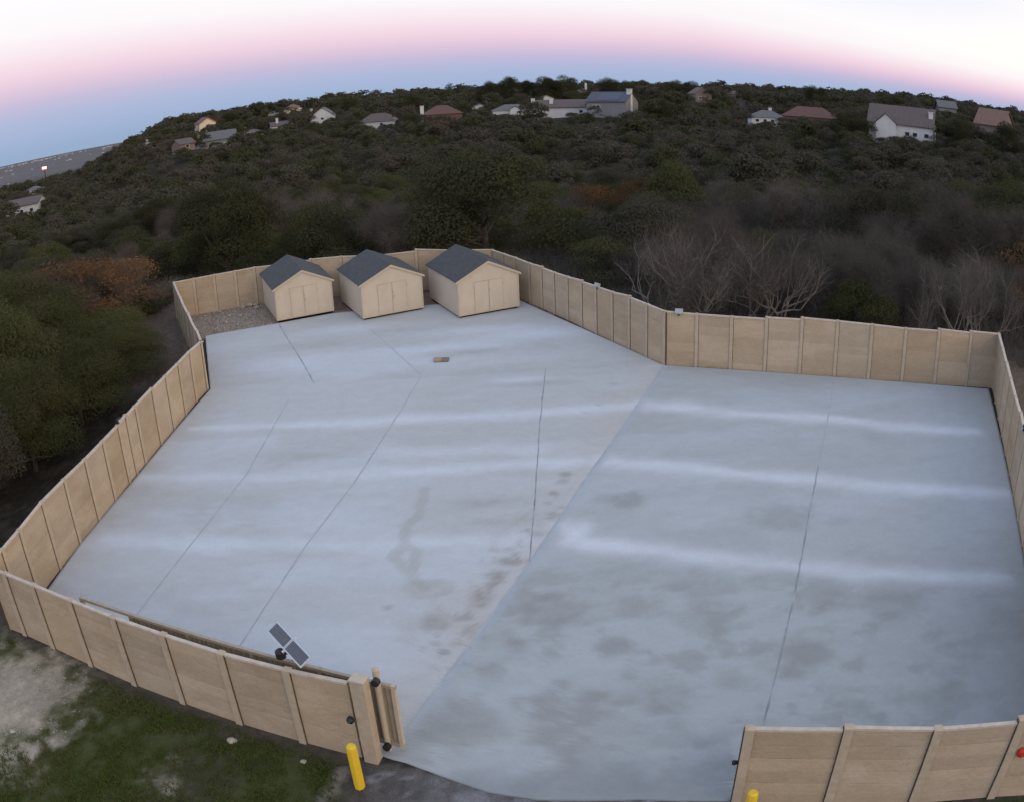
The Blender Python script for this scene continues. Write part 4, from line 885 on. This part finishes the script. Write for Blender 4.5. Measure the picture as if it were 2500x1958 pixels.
def house(label, az, r, elb, wid, dep, hw, hroof, rot, wallm, roofm, kind='hip', chim=None, wins=((.3, .5), (.7, .5)), chm=None, trim=None, gabled=False, lane=True, solar=False, cover=.42):
    """wid along local x; the camera sees the -y side after rotation; elb = elevation of the visible foot of the walls"""
    cx, cy0 = pol(az, r); z0 = CAMZ + r * math.tan(rad(elb)); root = thing('house', label, 'house', (cx, cy0, z0), 'houses on the hillside')
    A = rad(-az + rot); ex = Vector((math.cos(A), math.sin(A), 0)); ey = Vector((-math.sin(A), math.cos(A), 0))
    P = lambda u, v, h: tuple(Vector((cx, cy0, z0 + h)) + ex * u + ey * v)
    hx, hy = wid / 2, dep / 2; fd = -1.6; ov = .5
    V = [P(-hx, -hy, fd), P(hx, -hy, fd), P(hx, hy, fd), P(-hx, hy, fd), P(-hx, -hy, hw), P(hx, -hy, hw), P(hx, hy, hw), P(-hx, hy, hw)]
    Fc = [(0, 1, 5, 4), (1, 2, 6, 5), (2, 3, 7, 6), (3, 0, 4, 7)]
    if kind == 'gablex': V += [P(-hx, 0, hw + hroof - .1), P(hx, 0, hw + hroof - .1)]; Fc += [(4, 8, 7), (5, 6, 9)]
    if kind == 'gabley': V += [P(0, -hy, hw + hroof - .1), P(0, hy, hw + hroof - .1)]; Fc += [(4, 5, 8), (6, 7, 9)]
    mk('wall', V, Fc, wallm, root)
    X, Y, Zr = hx + ov, hy + ov, hw + hroof; e = hw - .25
    if kind == 'hip':
        rl = max(hx - hy, hx * .12); V = [P(-X, -Y, e), P(X, -Y, e), P(X, Y, e), P(-X, Y, e), P(-rl, 0, Zr), P(rl, 0, Zr)]; Fc = [(0, 1, 5, 4), (1, 2, 5), (2, 3, 4, 5), (3, 0, 4), (3, 2, 1, 0)]
    elif kind == 'gablex': V = [P(-X, -Y, e), P(X, -Y, e), P(X, 0, Zr), P(-X, 0, Zr), P(X, Y, e), P(-X, Y, e)]; V += [tuple(Vector(v) + Vector((0, 0, .18))) for v in V]; Fc = [(6, 7, 8, 9), (9, 8, 10, 11), (1, 0, 3, 2), (3, 5, 4, 2), (0, 1, 7, 6), (4, 5, 11, 10), (1, 2, 8, 7), (2, 4, 10, 8), (3, 0, 6, 9), (5, 3, 9, 11)]
    else: V = [P(-X, -Y, e), P(-X, Y, e), P(0, Y, Zr), P(0, -Y, Zr), P(X, Y, e), P(X, -Y, e)]; V += [tuple(Vector(v) + Vector((0, 0, .18))) for v in V]; Fc = [(7, 6, 9, 8), (9, 11, 10, 8), (0, 1, 2, 3), (3, 2, 4, 5), (1, 0, 6, 7), (5, 4, 10, 11), (0, 3, 9, 6), (3, 5, 11, 9), (2, 1, 7, 8), (4, 2, 8, 10)]
    rf = mk('roof', V, Fc, roofm, root)
    if trim and kind == 'gabley':
        mb = MB()
        for s in (-1, 1): mb.add([P(s * X, -Y - .05, e - .3), P(0, -Y - .05, Zr - .3), P(0, -Y - .05, Zr + .25), P(s * X, -Y - .05, e + .25)], [(0, 1, 2, 3)])
        mb.add([P(s_ * X, -Y - .04, e - .3) for s_ in (-1,)] + [P(0, -Y - .04, Zr - .3), P(0, -Y + .1, Zr - .3), P(-X, -Y + .1, e - .3)], [(0, 1, 2, 3)])
        mb.build('fascia', trim, rf)
    if solar: MB().add([P(-hx * .5, -Y * .9, e + .35 + hroof * .1), P(hx * .6, -Y * .9, e + .35 + hroof * .1), P(hx * .6, -Y * .15, e + .38 + hroof * .86), P(-hx * .5, -Y * .15, e + .38 + hroof * .86)], [(0, 1, 2, 3)]).build('solar_array', cm_('solar array', (.03, .035, .06), rough=.3, spec=.5), rf)
    for (u, v) in wins:
        f = MB(); u0 = -hx + wid * u; z1 = hw * v; f.add([P(u0 - .75, -hy - .06, z1 - .65), P(u0 + .75, -hy - .06, z1 - .65), P(u0 + .75, -hy - .06, z1 + .65), P(u0 - .75, -hy - .06, z1 + .65), P(u0 - .75, -hy, z1 - .65), P(u0 + .75, -hy, z1 - .65), P(u0 + .75, -hy, z1 + .65), P(u0 - .75, -hy, z1 + .65)], [(0, 1, 2, 3), (0, 4, 5, 1), (3, 2, 6, 7), (0, 3, 7, 4), (1, 5, 6, 2)])
        wf_ = f.build('window', WHT, root); MB().add([P(u0 - .6, -hy - .08, z1 - .5), P(u0 + .6, -hy - .08, z1 - .5), P(u0 + .6, -hy - .08, z1 + .5), P(u0 - .6, -hy - .08, z1 + .5)], [(0, 1, 2, 3)]).build('pane', M_WIN, wf_)
    if chim:
        for (u, v, hc, wc) in chim:
            mb = MB(); c0 = Vector(P(u * hx, v * hy, 0)); mb.box((c0.x, c0.y, z0 + (hc + fd * 0) / 2), (wc, wc * .8, hc), A)
            mb.box((c0.x, c0.y, z0 + hc + .1), (wc * 1.2, wc, .2), A); mb.build('chimney', chm or WHT, rf)
    if gabled:   # small front gable
        g0, gw, gh = gabled; u = g0 * hx; mb = MB(); mb.add([P(u - gw, -hy - 1.2, fd), P(u + gw, -hy - 1.2, fd), P(u + gw, -hy - 1.2, hw), P(u, -hy - 1.2, hw + gh), P(u - gw, -hy - 1.2, hw), P(u - gw, -hy, fd), P(u - gw, -hy, hw), P(u + gw, -hy, fd), P(u + gw, -hy, hw)], [(0, 1, 2, 3, 4), (0, 4, 6, 5), (1, 7, 8, 2)])
        mb.build('front_gable', WHT if wallm is not BRK else wallm, root)
        mb = MB(); z9 = hw - .1
        mb.add([P(u - gw - .4, -hy - 1.5, z9), P(u, -hy - 1.5, hw + gh + .25), P(u, 0, hw + gh + .25), P(u - gw - .4, 0, z9), P(u + gw + .4, -hy - 1.5, z9), P(u + gw + .4, 0, z9)], [(0, 1, 2, 3), (1, 4, 5, 2)]); mb.build('gable_roof', roofm, root)
    HOLES.append((cx, cy0, max(wid, dep) * .55 + 1.5))
    LANES.append((az, math.degrees(wid / 2 / r) * 1.0, r, 150)); hel[(az, r)] = elb + math.degrees(hw * cover / r)
    return root
house('hilltop cream gabled house with dark red roof edge at the left end of the ridge', -19.25, 430, -.42, 8.5, 12, 3.4, 2.8, 12, CRM, RBR, 'gabley', trim=RDT, wins=((.5, .5),))
house('large grey house with a tall pale chimney low on the left slope', -18.6, 330, -1.95, 15, 11, 4.6, 2.9, 8, GRY, RGR, 'gablex', chim=((-.95, -.9, 8.2, 1.2),), chm=cm_('pale grey chimney', (.42, .42, .43)), lane=True)
house('low roofed house with a small white chimney right of the large grey house', -16.1, 370, -1.35, 8, 8, 2.3, 1.2, -10, WHT, RBR, 'hip', chim=((-.9, 0, 4.4, .9),))
house('brown roofed house whose white chimney has a pinkish top, on the left slope', -14.1, 385, -1.05, 11, 9, 1.8, 1.6, 6, WHT, RBR, 'gablex', chim=((-.5, -.4, 5.0, 1.1),))
house('small pale house peeking from trees under the left ridge', -14.7, 520, -.12, 6.5, 7, 2.2, 1.3, 0, WHT, RGR, 'hip', wins=())
house('orange roofed house on the left part of the ridge line', -13.4, 540, .02, 10, 9, 2.6, 2.3, 10, CRM, ROR, 'hip', wins=())
house('grey roofed house with a white arched gable and chimney left of centre', -11.4, 420, -.85, 10, 11, 3.2, 3.6, -8, WHT, RGR, 'gabley', chim=((-1.1, -.6, 6.6, 1.2),), wins=((.5, .45),), cover=0.3)
house('white chimneyed cottage half hidden in trees at the far left slope', -23.2, 400, -.95, 4.5, 5, 1.6, 1.0, 0, WHT, RBR, 'gabley', chim=((0, 0, 3.4, 1.0),), wins=())
house('brown roofed cottage lost in the trees on the far left slope', -20.8, 300, -1.5, 6, 6, 2.0, 1.6, 30, PNK, RBR, 'gablex', wins=((.5, .5),))
house('big white house in the valley at the left edge of the frame', -31.9, 300, -3.85, 13, 10, 4.0, 2.0, -22, WHT, RBR, 'gablex', wins=((.2, .5), (.5, .5), (.8, .5)), cover=0.05)
house('pale cottage just above the big white valley house at the left edge', -31.2, 430, -2.6, 9, 8, 2.6, 1.4, 20, WHT, RGR, 'hip', wins=((.5, .5),))
house('white hip roofed house with one dark window, left of the red brick house', -7.85, 375, -1.72, 16.0, 10, 3.6, 3.4, -10, WHT, RBR, 'hip', wins=((.62, .62),), cover=0.12)
house('red brick house with a reddish roof and tall white chimney', -3.75, 340, -1.62, 14, 10, 3.9, 3.2, 8, BRK, RRD, 'hip', chim=((-1.12, -.3, 7.2, 1.3),), wins=((.28, .55),))
house('small white gable with a tall grey chimney at the centre of the ridge', -1.3, 420, -.92, 7, 8, 2.0, 1.3, 0, WHT, RGR, 'gabley', chim=((1.0, .5, 6.2, 1.4),), chm=GRY, wins=())
house('grey hip roofed house with a small white gable right of the red house', .75, 350, -1.5, 15.5, 10, 3.4, 2.2, 4, WHT, RGR, 'hip', gabled=(.1, 2.0, 1.3), wins=(), cover=0.3)
house('long brown roofed house with two white chimneys and white end walls', 4.0, 320, -1.46, 20.5, 11, 3.4, 2.6, -6, WHT, RBR, 'gablex', chim=((-1.0, -.4, 6.6, 1.2), (-.35, -.5, 6.6, 1.2)), wins=((.85, .5),), cover=0.3)
house('orange roofed cottage behind the two white chimneys', 2.95, 450, -.55, 7, 7, 2.2, 1.7, 10, WHT, ROR, 'gabley', wins=())
house('grey gabled house with blue grey solar roof and a white chimney', 7.25, 305, -1.40, 14.5, 11, 4.8, 3.2, -24, GRY, RBL, 'gablex', chim=((.95, -.2, 9.0, 1.6),), solar=True, wins=((.2, .6), (.3, .6)), cover=0.35)
house('hilltop house with a slim white chimney tower at the centre of the skyline', 5.3, 560, -.1, 7, 7, 3.2, 1.6, 0, CRM, RGR, 'hip', chim=((.75, -.5, 8.0, 1.4),), wins=())
house('pink gabled house at the ridge right of the solar roofed house', 12.95, 430, -.5, 8.5, 10, 4.4, 3.0, 20, PNK, RBR, 'gabley', wins=((.3, .5),))
house('white house with grey roof and dark windows, left of the rusty red roof', 17.3, 330, -1.9, 13, 9, 3.6, 2.5, 12, WHT, RGR, 'hip', chim=((.25, .2, 6.9, 1.1),), wins=((.15, .6), (.38, .6), (.6, .6)), cover=0.15)
house('wide house with a rusty red hip roof on the right slope', 20.2, 345, -1.5, 22, 12, 2.6, 3.8, -4, BRK, RRD, 'hip', wins=())
house('biggest house on the right slope, long brown roof over white gabled walls', 26.5, 238, -2.2, 18, 12, 4.8, 4.8, -6, WHT, RBR, 'gablex', chim=((.92, -.5, 8.8, 1.2),), gabled=(-.45, 2.8, 2.4), wins=((.6, .5), (.72, .5), (.9, .5)), cover=0.22)
house('grey roofed house behind the biggest house on the right slope', 29.5, 330, -.15, 7, 9, 3.2, 2.4, 10, GRY, RGR, 'gablex', wins=())
house('pinkish brick house at the right edge, partly hidden by a dark tree', 32.9, 260, -1.5, 9.5, 10, 5.2, 4.6, -20, PNK, ROR, 'gablex', wins=((.4, .3), (.75, .3)))
house('small brown roofed house between the ridge trees right of centre', 15.2, 470, -.1, 8, 8, 2.2, 1.6, 0, PNK, RBR, 'hip', wins=())
far_wood()
# individually visible oaks on the skyline
for i, (az, elt, wd) in enumerate(((-.8, 1.15, 6), (.6, 1.38, 7), (1.8, 1.1, 6), (3.1, 1.3, 6.5), (4.3, 1.38, 7), (7.1, 1.22, 7), (8.2, .95, 6), (11.3, 1.05, 7), (12.2, 1.0, 6), (-5.6, .72, 6), (-9.7, .72, 6), (-17.6, .55, 6), (20.6, 1.1, 6), (25.9, .95, 6), (29.8, 1.15, 6))):
    nm = ['left end of the tallest oaks', 'tallest oak clump at the centre', 'dip between the two tallest clumps', 'left part of the second clump', 'crest of the second clump', 'round oak right of the white chimney tower', 'lower oak right of the round one', 'oak left of the pink gabled house', 'oak just over the pink gabled house', 'oak over the red brick house', 'oak over the white hip roofed house', 'oak right of the cream gabled house', 'oak over the rusty red roof', 'oak over the biggest house', 'oak right of the biggest house'][i]
    x_, y_ = pol(az, 455 + 6 * (i % 3)); plant('ever', x_, y_, 5, wd * 1.15, 'dark oak on the skyline: ' + nm, i, zt=ztop(455, elt), group='oaks standing out on the skyline')
for i, (az, r, elt, wd, lb) in enumerate(((25.2, 218, -2.0, 3.2, 'round green tree in front of the left gable of the biggest house'), (28.2, 220, -1.9, 2.8, 'small green tree at the right foot of the biggest house'), (33.8, 235, -.1, 4.2, 'dark tree covering the right side of the pinkish edge house'), (30.4, 225, -.2, 5.0, 'tall dark oak between the biggest house and the edge house'), (22.9, 230, -.4, 5.0, 'dark oak left of the biggest house'), (18.9, 300, -1.5, 4.0, 'dark oak under the white house with dark windows'), (10.4, 300, -.3, 6.0, 'wide dark oak right of the solar roofed house'), (-5.9, 320, -.7, 5, 'dark oak between the white hip roofed and red brick houses'), (-9.6, 330, -.9, 5, 'dark oak left of the white hip roofed house'), (2.0, 300, -1.2, 4.5, 'dark oak before the two white chimneys'))):
    x_, y_ = pol(az, r); plant('ever', x_, y_, 5, wd, lb, i, zt=ztop(r, elt), group='oaks standing by the hillside houses')

# undergrowth: twigs and low leaves filling the floor of the woods
n = 34000; rr_ = 44 + 110 * nr.random(n) ** 1.3; aa = np.radians(nr.uniform(-39, 39, n)); px, py = np.sin(aa) * rr_, np.cos(aa) * rr_
dy = pold(px, py, YARD); k_ = (~inside(px, py)) & (dy > 1.6) & (fbm(px * .5, py * .5, 3) > .42) & (np.hypot(px + 21, (py - 46) * .7) > 4.2); px, py = px[k_], py[k_]
V, Fc = blades(np.c_[px, py, height(px, py) - .05], .8, nr, 6, .6, .014)
o = mk('undergrowth', V, Fc, M_TWIG); o['kind'] = 'stuff'; tag(o, 'brown grey brush covering the floor of the woods', 'brush')

# ------------------------------------------------------------------ distant town on the plain, lit sign
def far_town():
    mb = MB(); mb2 = MB()
    for i in range(1500):
        az = rs.uniform(-38, -21); u = rs.random(); r = rs.uniform(7600, 9800) if u < .45 else (rs.uniform(4500, 7600) if u < .75 else rs.uniform(1800, 4500)); x_, y_ = pol(az, r)
        if float(fbm(np.array(x_ / 260), np.array(y_ / 700), 2)) < (.46 if r > 7600 else .60): continue
        s = rs.uniform(4, 10) * (1 + r / 7000) * (.5 if r < 4500 else 1); (mb if rs.random() < (.75 if r > 7600 else .4) else mb2).box((x_, y_, H(x_, y_) + s * .2), (s, s * .7, s * rs.uniform(.3, .6)), rs.random() * 3)
    o = mb.build('distant_town', cm_('far pale buildings', (.42, .42, .44), scale=.01)); o['kind'] = 'stuff'; tag(o, 'pale rooftops of the town on the far horizon at the left', 'town')
    o = mb2.build('distant_sheds', cm_('far brown buildings', (.22, .18, .16), scale=.01)); o['kind'] = 'stuff'; tag(o, 'brownish rooftops of the town on the far plain at the left', 'town')
far_town()
x_, y_ = pol(-30.38, 900); zs = CAMZ + 900 * math.tan(rad(-1.17))
def emit(name, c, s):
    m = bpy.data.materials.new(name); m.use_nodes = True; n = NT(m.node_tree); e = n.n('ShaderNodeEmission', {'Color': (*c, 1), 'Strength': s}); n.n('ShaderNodeOutputMaterial', {'Surface': e.outputs[0]}); return m
ls = thing('lit_sign', 'glowing red and white roadside sign far off at the left', 'sign', (x_, y_, H(x_, y_)))
MB().tube([(x_, y_, H(x_, y_)), (x_, y_, zs)], [.5, .5], 6).build('pole', M_BLACK, ls)
A = rad(30); bd = MB().box((x_, y_, zs + 2), (5.6, 1, 4.2), A).build('box', M_BLACK, ls)
MB().box((x_ - .0, y_ - .8, zs + 2.3), (5.2, .3, 2.6), A).build('white_face', emit('sign white', (1, .82, .7), 1.6), bd)
MB().box((x_ - .0, y_ - .8, zs + .55), (5.2, .3, .9), A).build('red_face', emit('sign red', (1, .12, .06), 1.3), bd)
